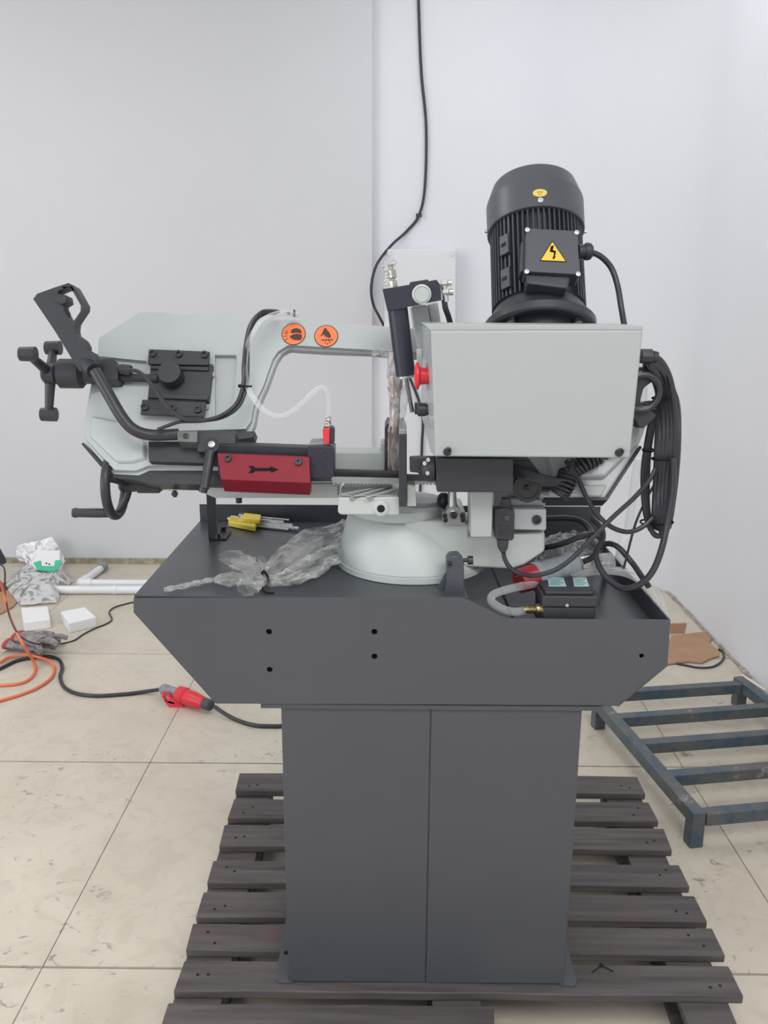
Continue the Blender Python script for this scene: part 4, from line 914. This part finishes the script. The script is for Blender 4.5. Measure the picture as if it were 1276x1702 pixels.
B().tube([pa + dx*(Lp*.85 + .02), PY(985, 925, 1.46), PY(1003, 905, 1.46), PY(1025, 908, 1.44), PY(1050, 935, 1.42), PY(1066, 958, 1.39), PY(1078, 975, 1.37)], 0.0052, n=10).build('plug_lead', 'rubber', pg)
yc([(895, 912, 1.50), (930, 905, 1.47), (962, 893, 1.46), (985, 888, 1.47), (1000, 895, 1.50)], 0.0052, 'power_lead')
# black hoop of hose along the rear of the tray
hp_ = thing('black_hose', (PY(950, 870, 1.62).x, 1.62, ZF), 'thick black hose arched along the rear rim of the tray', 'hose')
B().tube([PY(905, 862, 1.66), PY(940, 861, 1.66), (PY(965, 866, 1.65)), PY(980, 880, 1.63), PY(988, 898, 1.60), PY(998, 925, 1.56), PZ(1005, 955, ZF + .006)], 0.0060, n=12).build('hose_tube', 'rubber', hp_)
# crumpled plastic and foil sleeve at the tray's rear
pk = thing('crumpled_plastic_sleeve', (PY(950, 910, 1.5).x, 1.52, ZF), 'crumpled clear plastic sleeve lying behind the plug in the tray', 'packaging')
foil([PY(885, 920, 1.52), PY(920, 910, 1.54), PY(960, 905, 1.56), PY(990, 900, 1.58)], lambda t: 0.024 - .004*t, amp=0.45, seed=3, n=34).build('sleeve_film', 'bag', pk, ang=25)
foil([PY(890, 922, 1.58), PY(925, 915, 1.58), PY(965, 912, 1.59)], lambda t: 0.022, amp=0.5, seed=13, n=34).build('sleeve_film', 'bagfine', pk, ang=25)
cn = B(); a = PY(985, 938, 1.50); cn.lathe(a, (1, .2, .06), [(0.018, -0.03), (0.0185, 0), (0.018, 0.035), (0.016, 0.038), (0, 0.038)], 24)
tag(cn.build('metal_can', mat('foil_metal', (0.55, 0.56, 0.56), 0.25, metal=0.8, noise_amt=0.5, nscale=40, bump=0.8, bscale=60)), 'small foil-wrapped silver cylinder by the right wall of the tray', 'can')
# black float switch / pump box with labels
pmx = thing('pump_box', (PZ(948, 1000, ZF).x, 1.40, ZF + .0005), 'black plastic pump box with two pale cyan labels at the right of the tray', 'pump')
Ypf = 1.325
zt3 = PY(900, 985, Ypf).z
fx0, fx1 = PY(901, 990, Ypf).x, PY(999, 990, Ypf).x
Ypb = PZ(950, 957, zt3).y
zl = PY(950, 1010, Ypf).z
B().box(fx0 + .004, fx1 - .006, Ypf + .004, Ypb - .003, ZF + .0008, zl).build('pump_body', 'blackp', pmx, bevel=0.004)
b = B(); b.prism(Matrix(), [(fx0, Ypf), (fx1 - .006, Ypf), (fx1, Ypf + .006), (fx1, Ypf + .03), (fx1 - .018, Ypb), (fx0, Ypb)], zl + .0003, zt3 - .006); pl = b.build('pump_lid', 'blackp', pmx, bevel=0.003)
b = B(); b.prism(Matrix(), [(fx0 + .006, Ypf + .006), (fx1 - .012, Ypf + .006), (fx1 - .006, Ypf + .03), (fx1 - .022, Ypb - .005), (fx0 + .005, Ypb - .005)], zt3 - .006, zt3); b.build('pump_lid_panel', 'blackp', pmx, bevel=0.002)
screw(PY(942, 1006, Ypf), (0, -1, 0), 0.0028, pl, mt='steel', h=0.002)
for (xa_, xb2) in ((911, 940), (953, 978)):
    A1, A2 = PZ(xa_ + 1, 975, zt3), PZ(xb2 + 1, 975, zt3); A3, A4 = PZ(xb2 - 4, 960.5, zt3), PZ(xa_ - 1, 960.5, zt3)
    z = V((0, 0, .0002)); lb = B().quad_loop([[A1 + z, A2 + z, A3 + z, A4 + z], [q + z*3 for q in (A1, A2, A3, A4)]]).build('pump_label', 'label', pmx)
    for r in range(4):
        s0, s1 = 0.14 + r*.2, 0.22 + r*.2; e = 0.9 if r % 2 else 0.7
        L0, L1 = A1.lerp(A4, s0), A2.lerp(A3, s0); L2, L3 = A1.lerp(A4, s1), A2.lerp(A3, s1)
        q = [L0.lerp(L1, .08), L0.lerp(L1, e), L2.lerp(L3, e), L2.lerp(L3, .08)]; z5 = V((0, 0, .0007))
        B().quad_loop([[p + z5 for p in q], [p + z5*1.3 for p in q]]).build('label_print', 'labink', lb)
b = B(); q = PY(903, 1012, Ypf + .02); b.lathe(q, (-1, 0, -0.04), [(0.0125, -.004), (0.0125, 0.004), (0.0095, 0.005), (0.0095, 0.012), (0.007, .014), (0.0085, .018), (0.0065, .0195), (0.008, .024), (0.006, .0255), (0.0072, .030), (0.005, .034)], 18); b.build('hose_barb', 'brass', pmx)
B().tube([PY(872, 1015, Ypf + .02), PY(852, 1017, Ypf + .018), PY(830, 1010, Ypf + .02), PY(816, 998, Ypf + .03), PY(822, 987, Ypf + .04), PY(850, 978, Ypf + .05), PY(880, 972, Ypf + .06), PY(905, 968, Ypf + .085)], 0.0070, n=14).build('clear_hose', 'hose', pmx)
h2 = thing('clear_hose', (PY(1050, 960, 1.42).x, 1.40, ZF), 'clear plastic hose arching over the right rim of the tray', 'hose')
B().tube([PY(948, 958, 1.42), PY(980, 951, 1.42), PY(1015, 949, 1.42), PY(1045, 955, 1.43), PY(1072, 972, 1.44), PY(1092, 1000, 1.43), PY(1103, 1030, 1.42), PY(1108, 1060, 1.44)], 0.0066, n=14).build('hose_tube', 'hose', h2)
B().tube([PY(1022, 945, 1.47), PY(1052, 950, 1.47), PY(1080, 968, 1.46), PY(1098, 995, 1.45), PY(1107, 1026, 1.44), PY(1110, 1060, 1.44)], 0.0040, n=12).build('thin_tube', 'hose', h2)
h3 = thing('drain_hose', (PY(1038, 900, 1.75).x, 1.75, ZF), 'faint clear hose hanging upright behind the right corner of the tray', 'hose')
B().tube([PY(1060, 762, 1.80), PY(1052, 820, 1.80), PY(1044, 880, 1.80), PY(1036, 950, 1.80), PZ(1090, 1030, 0.01) + V((0, 0, .0))], 0.009, n=12).build('hose_tube', 'hose', h3)
# hex key set
hk = thing('hex_key_set', (PZ(410, 868, ZPL).x, PZ(410, 868, ZPL).y, ZPL + .0006), 'hex key set of chrome keys in a yellow plastic holder on the tray platform', 'hex keys')
Z1 = ZPL + .009
def hq(px, py, z): return PZ(px, py, z)
ends = [((377, 862), (494, 878), Z1 - .002, .0034), ((379, 866), (487, 878.5), Z1 - .004, .0028), ((382, 858), (484, 873), Z1, .0030), ((386, 870), (478, 880), Z1 - .005, .0024), ((395, 856), (479, 864), Z1 + .008, .0018), ((398, 860), (470, 867), Z1 + .007, .0020), ((393, 862), (462, 866), Z1 + .004, .0015)]
for (s_, e_, z, r) in ends:
    a, c = hq(*s_, z), hq(*e_, z); b = B()
    d = (c - a).normalized(); sd = V((-d.y, d.x, 0))
    b.tube([a + sd*0.016 + d*.003, a + sd*0.007 + d*.001, a + d*.004, a + d*.012, a.lerp(c, .5), c], r, n=6, sub=4); b.ball(c, r*1.15)
    b.build('hex_key', 'chrome', hk)
for (pts, z, hh) in (([(379, 866), (424, 875), (428, 864), (382, 857)], ZPL + .001, .0125), ([(401, 860), (432, 864), (434, 855), (405, 851.5)], Z1 + .004, .010)):
    q = [hq(x, y, z + hh) for x, y in pts]; poly2 = [(p.x, p.y) for p in q]
    b = B(); b.prism(Matrix(), poly2, z, z + hh); b.build('key_holder', 'yellow', hk, bevel=0.003, segs=3)
# crumpled poly bag on the platform
pb = thing('clear_plastic_bag', (PZ(470, 940, ZPL).x, PZ(470, 940, ZPL).y, ZPL + .0006), 'crumpled clear plastic bag tied in the middle on the tray platform', 'plastic bag')
def zb_(px, py, h): return PZ(px, py, ZPL + h)
foil([zb_(443, 960, .014), zb_(462, 945, .022), zb_(490, 925, .030), zb_(525, 900, .032), zb_(560, 888, .026), zb_(580, 878, .018)], lambda t: 0.010 + 0.030*math.sin(min(1, t*1.5)*PI*.55)*(1 - .45*t), n=60, amp=0.42, sq=0.62, seed=2, fr=5).build('bag_film', 'bag', pb, ang=22)
foil([zb_(440, 962, .013), zb_(470, 962, .016), zb_(510, 946, .020), zb_(550, 925, .020), zb_(578, 905, .018)], lambda t: 0.008 + 0.020*math.sin(min(1, t*1.4)*PI*.5)*(1 - .25*t), n=50, amp=0.55, sq=0.6, seed=6, fr=6).build('bag_film', 'bagfine', pb, ang=22)
foil([zb_(438, 962, .012), zb_(425, 968, .018), zb_(414, 974, .016), zb_(402, 980, .014)], lambda t: 0.008 + 0.010*math.sin(t*PI*.8), n=40, amp=0.35, sq=0.75, seed=9).build('bag_film', 'bagfine', pb, ang=22)
foil([zb_(436, 958, .014), zb_(420, 948, .022), zb_(402, 935, .026), zb_(384, 922, .030)], lambda t: 0.007 + 0.019*math.sin(min(1, t*1.1)*PI*.62), n=40, amp=0.45, sq=0.35, seed=12).build('bag_film', 'bag', pb, ang=22)
foil([zb_(440, 955, .016), zb_(438, 942, .030), zb_(436, 930, .040)], lambda t: 0.005 + 0.010*t, n=36, amp=0.5, sq=0.4, seed=14).build('bag_film', 'bag', pb, ang=22)
foil([zb_(420, 966, .010), zb_(398, 962, .014), zb_(375, 962, .012), zb_(362, 960, .010)], lambda t: 0.008 + 0.012*math.sin(t*PI), n=36, amp=0.4, sq=0.5, seed=16).build('bag_film', 'bag', pb, ang=22)
foil([zb_(368, 960, .008), zb_(340, 966, .006), zb_(305, 974, .006), zb_(273, 980, .006)], lambda t: 0.0062 + .001*math.sin(t*30), n=24, amp=0.5, sq=0.6, seed=18).build('bag_film', 'bagfine', pb, ang=22)
B().torus(zb_(441, 960, .014), (1, .7, .2), 0.011, 0.0022, n=20, m=7).build('rubber_band', 'ink', pb)
B().tube([zb_(434, 972, .004), zb_(440, 984, .003), zb_(456, 986, .002)], 0.0014, n=6).build('tie_tail', 'ink', pb)

# ================================================================== STEEL FRAME ON THE FLOOR
ZS = 0.100; S = 0.036
fr_ = thing('steel_frame', (1.0, 2.2, 0), 'low worn blue-grey steel frame of square tubes on the floor right of the pallet', 'frame')
A = PZ(1163, 1352, ZS); Bk = PZ(1000, 1166, ZS)
dr = (Bk - A); dr.z = 0; drn = dr.normalized(); A0 = A.copy()
yb = PZ(1100, 1141, ZS).y; Bend = A + drn*((yb - A.y)/drn.y)
side = V((drn.y, -drn.x, 0))
def bar(p, q, name='crossbar', z1=ZS, w=S, h=S):
    d = (q - p); d.z = 0; L = d.length; d.normalize(); s = V((d.y, -d.x, 0))
    Mt = Matrix((d, -s, V((0, 0, 1)))).transposed().to_4x4(); Mt.translation = V((p.x, p.y, 0)); b = B(); b.box(0, L, -w/2, w/2, z1 - h, z1, Mt)
    return b.build(name, 'worn', fr_, bevel=0.0025)
Wf = 0.50
bar(A, Bend, 'side_rail')
rr0 = PZ(1246, 1141, ZS); wd = (rr0 - Bend).length
Rf = A + side*wd; Rb = Bend + side*wd
bar(Rf, Rb, 'side_rail')
for (px, py) in ((1100, 1150), (1100, 1189), (1120, 1232), (1160, 1284), (1200, 1348)):
    y = PZ(px, py, ZS).y; t = (y - A.y)/(Bend.y - A.y); t = min(max(t, 0.018), 0.982)
    p = A.lerp(Bend, t) + side*(S/2 + .0005); q = Rf.lerp(Rb, t) - side*(S/2 + .0005); bar(p, q, z1=ZS - .003, w=.034, h=.034)
for p in (A + drn*S*.5, Bend - drn*S*.5 - drn*.08, Rf + drn*S*.5, Rb - drn*S*.5):
    Mt = Matrix((drn, -side, V((0, 0, 1)))).transposed().to_4x4(); Mt.translation = V((p.x, p.y, 0)); b = B(); b.box(-S/2, S/2, -S/2, S/2, 0, ZS - S - .0003, Mt); b.build('leg', 'worn', fr_, bevel=0.002)
# ================================================================== CARDBOARD etc. right
def sheetz(name, pts, z, t, mt, label, cat):
    q = [PZ(x, y, z + t) for x, y in pts]; b = B(); b.prism(Matrix(), [(p.x, p.y) for p in q], z, z + t); return tag(b.build(name, mt), label, cat)
c5 = lambda pts: [(960 + a/2.934, 860 + b_/2.934) for a, b_ in pts]
sheetz('cardboard_sheet', c5([(400, 620), (452, 578), (550, 565), (620, 556), (652, 590), (640, 612), (684, 642), (690, 672), (640, 688), (605, 706), (540, 700), (440, 712), (380, 700)]), 0.003, 0.006, 'card', 'torn brown cardboard sheet flat on the floor right of the tray', 'cardboard')
q = [PY(x, y, 3.98) for x, y in c5([(400, 520), (532, 517), (522, 566), (420, 572)])]
q0_ = PZ(1130, 1053, 0.0)
b = B(); Yc = q0_.y; f = FY(Yc); pp = f.poly(c5([(400, 520), (532, 517), (520, 568), (400, 576)])); zmin = min(p[1] for p in pp); pp = [(a, max(c, 0.001) if c < .03 else c) for a, c in pp]
b.prism(f.M, pp, -0.006, 0); tag(b.build('cardboard_flap', 'card'), 'small upright brown cardboard flap behind the torn cardboard sheet', 'cardboard')
rc = B(); rc.tube([PZ(1115, 1101, .004), PZ(1140, 1106, .004), PZ(1165, 1110, .004), PZ(1188, 1107, .004), PZ(1202, 1095, .004), PZ(1201, 1084, .004), PZ(1194, 1079, .004)], 0.0042, n=8)
tag(rc.build('loose_cable', 'rubber'), 'black cable curling beside the torn cardboard near the right wall', 'cable')
tr_ = B(); tr_.tube([PZ(1232, 1122, .004), PZ(1242, 1128, .03), PZ(1258, 1138, .02), PZ(1272, 1148, .006)], 0.004, n=6)
tag(tr_.build('wire_scrap', 'white'), 'white wire scrap lying along the foot of the right wall', 'wire')
# ================================================================== LEFT FLOOR CLUTTER
def c7(pts): return [(a/2.658, 860 + b_/2.658) for a, b_ in pts]
R1 = 0.020
pv = thing('pvc_pipe_assembly', (PZ(200, 982).x, PZ(200, 982).y, 0), 'white plastic pipes with a tee and elbow lying by the back wall', 'pipe')
def z7(a, b_, z): x, y = c7([(a, b_)])[0]; return PZ(x, y, z)
B().cyl(z7(205, 320, R1), z7(800, 320, R1), R1, n=22).build('pipe', 'pvc', pv)
pA, pB = z7(360, 291, R1), z7(850, 291, R1)
pB.y = pA.y = pA.y
B().cyl(pA, pB, R1, n=22).build('pipe', 'pvc', pv)
pC = z7(445, 225, R1)
B().cyl(pA, pC, R1*.95, n=22).build('pipe', 'pvc', pv)
b = B(); b.tube([pA + V((.05, 0, 0)), pA, pA + (pC - pA).normalized()*.06], R1*1.2, n=20, sub=4); b.build('elbow', 'pvc', pv)
d = (pC - pA).normalized(); B().cyl(pC - d*.01, pC + d*.045, R1*1.15, n=20).build('end_cap', 'greyp', pv)
for (a, b_) in ((500, 320),): B().cyl(z7(a, b_, R1), z7(a + 16, b_, R1), R1*1.12, n=20).build('coupling', 'pvc', pv)
# foam blocks
def foamblk(pts_top, h, lab):
    q = [PZ(x, y, h) for x, y in c7(pts_top)]; b = B(); b.prism(Matrix(), [(p.x, p.y) for p in q], 0.0, h)
    return tag(b.build('foam_block', 'foam', bevel=0.003), lab, 'foam block', 'white foam blocks on the floor')
foamblk([(105, 465), (222, 450), (210, 392), (93, 398)], 0.040, 'white foam block on the floor, left of the two, nearest the cardboard')
foamblk([(305, 468), (425, 440), (375, 395), (268, 416)], 0.044, 'white foam block on the floor, right of the two, turned at an angle')
# cardboard at left edge
sheetz('cardboard_sheet', c7([(-120, 300), (-40, 285), (118, 285), (120, 300), (60, 392), (0, 425), (-150, 430)]), 0.002, 0.005, 'card', 'brown cardboard sheet on the floor at the left, under the grey plastic', 'cardboard')
# crumpled sheets
def crumple(name, pts, hmax, mt, lab, cat, seed, n=46, fr=7.0, h0=0.006):
    xs_ = [p[0] for p in pts]; ys_ = [p[1] for p in pts]
    q = [PZ(x, y, 0.01) for x, y in c7(pts)]
    q = [p if p.y < YL - .09 else PY(x, y, YL - .09) for p, (x, y) in zip(q, c7(pts))]
    zq = [p.z for p in q]; cz = sum(zq)/len(zq)
    cx = sum(p.x for p in q)/len(q); cy = sum(p.y for p in q)/len(q)
    b = B(); bm = b.bm; m_ = 18; grid = []
    P2 = [(p.x, p.y) for p in q]; N = len(P2)
    for i in range(n*2):
        s = i/(n*2)*N; k = int(s) % N; t = s - int(s); ex = P2[k][0]*(1-t) + P2[(k+1) % N][0]*t; ey = P2[k][1]*(1-t) + P2[(k+1) % N][1]*t; ez = zq[k]*(1-t) + zq[(k+1) % N]*t
        row = []
        for j in range(1, m_ + 1):
            r = j/m_; x = cx + (ex - cx)*r; y = cy + (ey - cy)*r
            nz = noise.noise(V((x*fr + seed, y*fr*1.6, seed)))*.6 + abs(noise.noise(V((x*fr*2.5, y*fr*4, seed + 3))))*.8
            z = h0 + hmax*max(0, (1 - r**3))*(0.55 + .45*nz) + 0.012*abs(noise.noise(V((x*30, y*30, seed))))
            row.append(bm.verts.new((x, min(y, YL - .02), z + cz + (ez - cz)*r - .01)))
        grid.append(row)
    c = bm.verts.new((cx, cy, h0 + hmax*.6 + cz - .01))
    for i in range(len(grid)):
        a, d_ = grid[i], grid[(i+1) % len(grid)]; bm.faces.new((c, a[0], d_[0]))
        for j in range(m_ - 1): bm.faces.new((a[j], a[j+1], d_[j+1], d_[j]))
    return tag(b.build(name, mt, ang=60), lab, cat)
crumple('plastic_sheet', [(20, 300), (60, 225), (140, 215), (290, 235), (325, 275), (300, 300), (210, 330), (265, 345), (250, 375), (90, 388)], 0.085, 'baggrey', 'crumpled grey translucent plastic sheet on the floor under the white bag', 'plastic sheet', 3)
wb = crumple('white_plastic_bag', [(72, 200), (74, 145), (150, 128), (230, 103), (262, 150), (278, 180), (290, 215), (270, 245), (150, 235)], 0.07, 'bagwhite', 'crumpled white translucent bag on top of the grey plastic sheet by the wall', 'plastic bag', 9, h0=0.03)
# green and white packet on top of the bag
yk = PZ(75, 958, .02).y - .02; f = Fr((0, yk, 0.08), (1, 0, 0), (0, .5, 1))
gp = thing('green_packet', (PY(78, 935, yk).x, yk, 0.06), 'green and white folded packet on top of the plastic by the wall', 'packet')
b = B(); b.prism(f.M, f.poly(c7([(148, 205), (180, 150), (275, 150), (278, 200), (262, 238), (165, 235)])), 0, 0.035); b.build('packet_body', 'white', gp, bevel=0.006)
b = B(); b.prism(f.M, f.poly(c7([(148, 200), (180, 190), (184, 215), (240, 215), (244, 190), (270, 188), (272, 205), (245, 240), (165, 234)]), .036), .0352, 0.040); b.build('green_band', 'green', gp, bevel=0.002)
for (a, b_) in ((205, 203), (218, 207)):
    x, y = c7([(a, b_)])[0]; c = f.uv(x, y, .036); bb2 = B(); bb2.prism(f.M, circ(c[0], c[1], .004, 10), .0352, .037); bb2.build('printed_dot', 'ink', gp)
# gloves
def glove(px, py, ang, z, lab):
    o = PZ(px, py, z); g = thing('work_glove', (o.x, o.y, max(z - .02, 0)), lab, 'glove', 'grey work gloves on the floor')
    R = Matrix.Rotation(ang, 4, 'Z'); T = Matrix.Translation(o) @ R
    b = B(); P = lambda x, y, zz=0.: T @ V((x, y, zz))
    b.tube([P(-.075, 0), P(-.03, 0, .006), P(.02, 0, .004), P(.045, 0, 0)], 0.040, n=18, flat=0.5, rfun=lambda t: 0.85 + .25*math.sin(t*2.5))
    for k, (yy, L, bnd) in enumerate(((-.030, .060, -.012), (-.010, .075, .008), (.012, .072, -.006), (.032, .055, .012))):
        b.tube([P(.025, yy), P(.05, yy*1.15, .006), P(.05 + L*.5, yy*1.3 + bnd, .010), P(.05 + L, yy*1.4 + bnd*2, .001)], 0.0115, n=12, rfun=lambda t: 1.05 - .25*t)
    b.tube([P(-.03, .025), P(-.01, .055, .004), P(.025, .075, -.002)], 0.0125, n=12, rfun=lambda t: 1.1 - .25*t)
    b.build('glove_fabric', 'glove', g)
    B().tube([P(-.088, 0), P(-.072, 0)], 0.038, n=18, flat=0.5).build('glove_cuff', 'cuff', g)
    return g
glove(*c7([(120, 565)])[0], math.radians(-12), 0.024, 'red-cuffed grey knit glove lying underneath the other, below the foam blocks')
glove(*c7([(150, 540)])[0], math.radians(-25), 0.062, 'red-cuffed grey knit glove lying on top of the other, below the foam blocks')
# cords
def fcord(name, pts, r, mt, lab, cat='cord', z=None):
    P = []
    for q in pts:
        zz = (q[2] if len(q) > 2 else 0) + r
        x, y = c7([(q[0], q[1])])[0]; P.append(PZ(x, y, zz))
    return tag(B().tube(P, r, n=9).build(name, mt), lab, cat)
fcord('orange_cord', [(-60, 200, .35), (0, 285, .22), (20, 350, .14), (45, 440, .10), (85, 530, .115), (120, 590, .07), (150, 640, .01), (155, 680), (130, 715), (80, 735), (0, 742), (-60, 735)], 0.0055, 'orangec', 'orange cord dropping past the gloves and looping left on the tiles')
fcord('orange_cord', [(-60, 660), (0, 640, .004), (40, 618, .004), (110, 608, .006), (170, 618, .012), (220, 635, .01), (240, 670), (225, 710), (170, 750), (100, 780), (0, 810), (-60, 822)], 0.0055, 'orangec', 'orange cord making the wider loop on the tiles nearest the camera')
fcord('thin_black_cord', [(-10, 200, .26), (20, 230, .24), (22, 330, .15), (40, 430, .11), (70, 500, .12), (110, 540, .11), (160, 558, .09), (235, 562, .02), (290, 554), (330, 542), (370, 515), (420, 490), (470, 470), (494, 450), (482, 420), (500, 400), (540, 386), (600, 372), (680, 360)], 0.0034, 'rubber', 'thin black cord running from the gloves to the tray between wall and plug')
# heavy cable with red coupler
hc = thing('extension_cable', (PZ(*c7([(800, 800)])[0]).x, PZ(*c7([(800, 800)])[0]).y, 0), 'thick black cable with red and grey connector on the tiles left of the cabinet', 'cable')
P = [PZ(*c7([(a, b_)])[0], .0065 + z) for a, b_, z in ((-80, 700, 0), (0, 668, 0), (70, 635, 0), (140, 620, 0), (215, 615, 0), (262, 630, 0), (275, 665, 0), (266, 705, 0), (285, 750, 0), (340, 778, 0), (430, 788, 0), (560, 780, 0), (650, 768, .004), (712, 760, .022))]
B().tube(P, 0.0068, n=10).build('cable', 'rubber', hc)
ea = PZ(*c7([(716, 757)])[0], .034); eb = PZ(*c7([(948, 836)])[0], .030)
dx = (eb - ea).normalized(); Lc2 = (eb - ea).length
B().lathe(ea, dx, [(0.008, -.006), (0.016, 0), (0.020, 0.008), (0.020, 0.026), (0.017, 0.030), (0.019, 0.034), (0.022, Lc2*.36)], 24).build('grey_socket_end', 'greyp', hc)
b = B(); b.lathe(ea + dx*Lc2*.32, dx, [(0.024, 0), (0.030, 0.004), (0.031, Lc2*.14), (0.027, Lc2*.16), (0.028, Lc2*.20), (0.027, Lc2*.30), (0.020, Lc2*.48), (0.018, Lc2*.5)], 28); b.build('red_shell', 'red', hc)
B().lathe(ea + dx*Lc2*.80, dx, [(0.0185, 0), (0.020, 0.003), (0.020, .030), (0.015, .036), (0.008, .037)], 14).build('grey_nut', 'greyd', hc)
pC_ = ea + dx*Lc2*.30
b = B(); f = Fr(pC_ + V((0, -.022, 0)), (1, 0, 0), (0, .25, 1))
b.prism(f.M, f.poly(c7([(715, 790), (722, 768), (745, 770), (760, 795), (800, 812), (815, 830), (800, 842), (750, 838), (732, 818)])), -.006, .006, holes=[f.poly(c7([(727, 788), (738, 782), (748, 800), (742, 812)]))])
b.build('red_flap', 'red', hc, bevel=0.002)
B().tube([eb, PZ(*c7([(985, 862)])[0], .018), PZ(*c7([(1040, 892)])[0], .0065), PZ(*c7([(1110, 915)])[0], .0065), PZ(*c7([(1180, 922)])[0], .0065), PZ(*c7([(1290, 915)])[0], .0065), PZ(*c7([(1480, 860)])[0], .0065)], 0.0068, n=10).build('cable', 'rubber', hc)
# black item at the far left edge
bx = PZ(-14, 980, 0); 
bs = thing('socket_stand', (bx.x - .02, bx.y, 0), 'black tapered socket on a thin post at the left edge of the photo', 'socket')
q = PY(-2, 936, bx.y)
B().lathe(q, (0, 0, 1), [(0.0, 0), (0.034, 0), (0.034, 0.016), (0.012, 0.075), (0.008, 0.078), (0, 0.078)], 22).build('socket_body', 'blackp', bs)
B().cyl((q.x - .018, q.y, 0.0), (q.x - .018, q.y, q.z), 0.008, n=12).build('post', 'blackp', bs)
B().cyl((q.x - .018, q.y, 0.0), (q.x - .018, q.y, .012), 0.06, n=24).build('foot', 'blackp', bs)
# ================================================================== WALL ITEMS
YJ = YRB - 0.001
f = FY(YJ - .09)
jx = thing('junction_box', (PY(698, 480, YJ).x, YJ, PY(698, 560, YJ - .09).z), 'white square electrical junction box on the wall behind the hydraulic cylinder', 'junction box')
b = B(); b.prism(f.M, f.poly([(639, 415), (757, 415), (757, 552), (639, 552)]), -.0895, -.012); b.build('box_base', 'box', jx, bevel=0.008)
b = B(); b.prism(f.M, f.poly([(639, 414), (758, 414), (757, 553), (638, 553)]), -.0118, 0); b.build('box_lid', 'box', jx, bevel=0.006)
for (x, y) in ((647, 421), (751, 421), (647, 545), (751, 545)): screw(f.hit(x, y, 0), (0, -1, 0), 0.013, jx, mt='box', h=0.004)
YW = YRB - .012
cb = B(); cb.tube([PY(694, -60, YW), PY(696, 20, YW), PY(700, 120, YW), PY(708, 210, YW), PY(706, 310, YW), PY(696, 358, YW), PY(676, 384, YW), PY(650, 408, YW - .05), PY(626, 440, YW - .14), PY(617, 475, YW - .17), PY(620, 505, YW - .16), PY(632, 530, YW - .08), PY(668, 600, YW - .01), PY(700, 680, YW), PY(701, 740, YW), PY(698, 820, YW), PY(696, 900, YW)], 0.0068, n=10)
cbo = tag(cb.build('wall_cable', 'rubber'), 'black cable hanging down the back wall behind the white junction box', 'cable')
c = PY(696, 358, YW - .006); B().box(c.x - .014, c.x + .014, c.y - .006, c.y + .004, c.z - .008, c.z + .008).build('cable_clip', 'blackp', cbo)
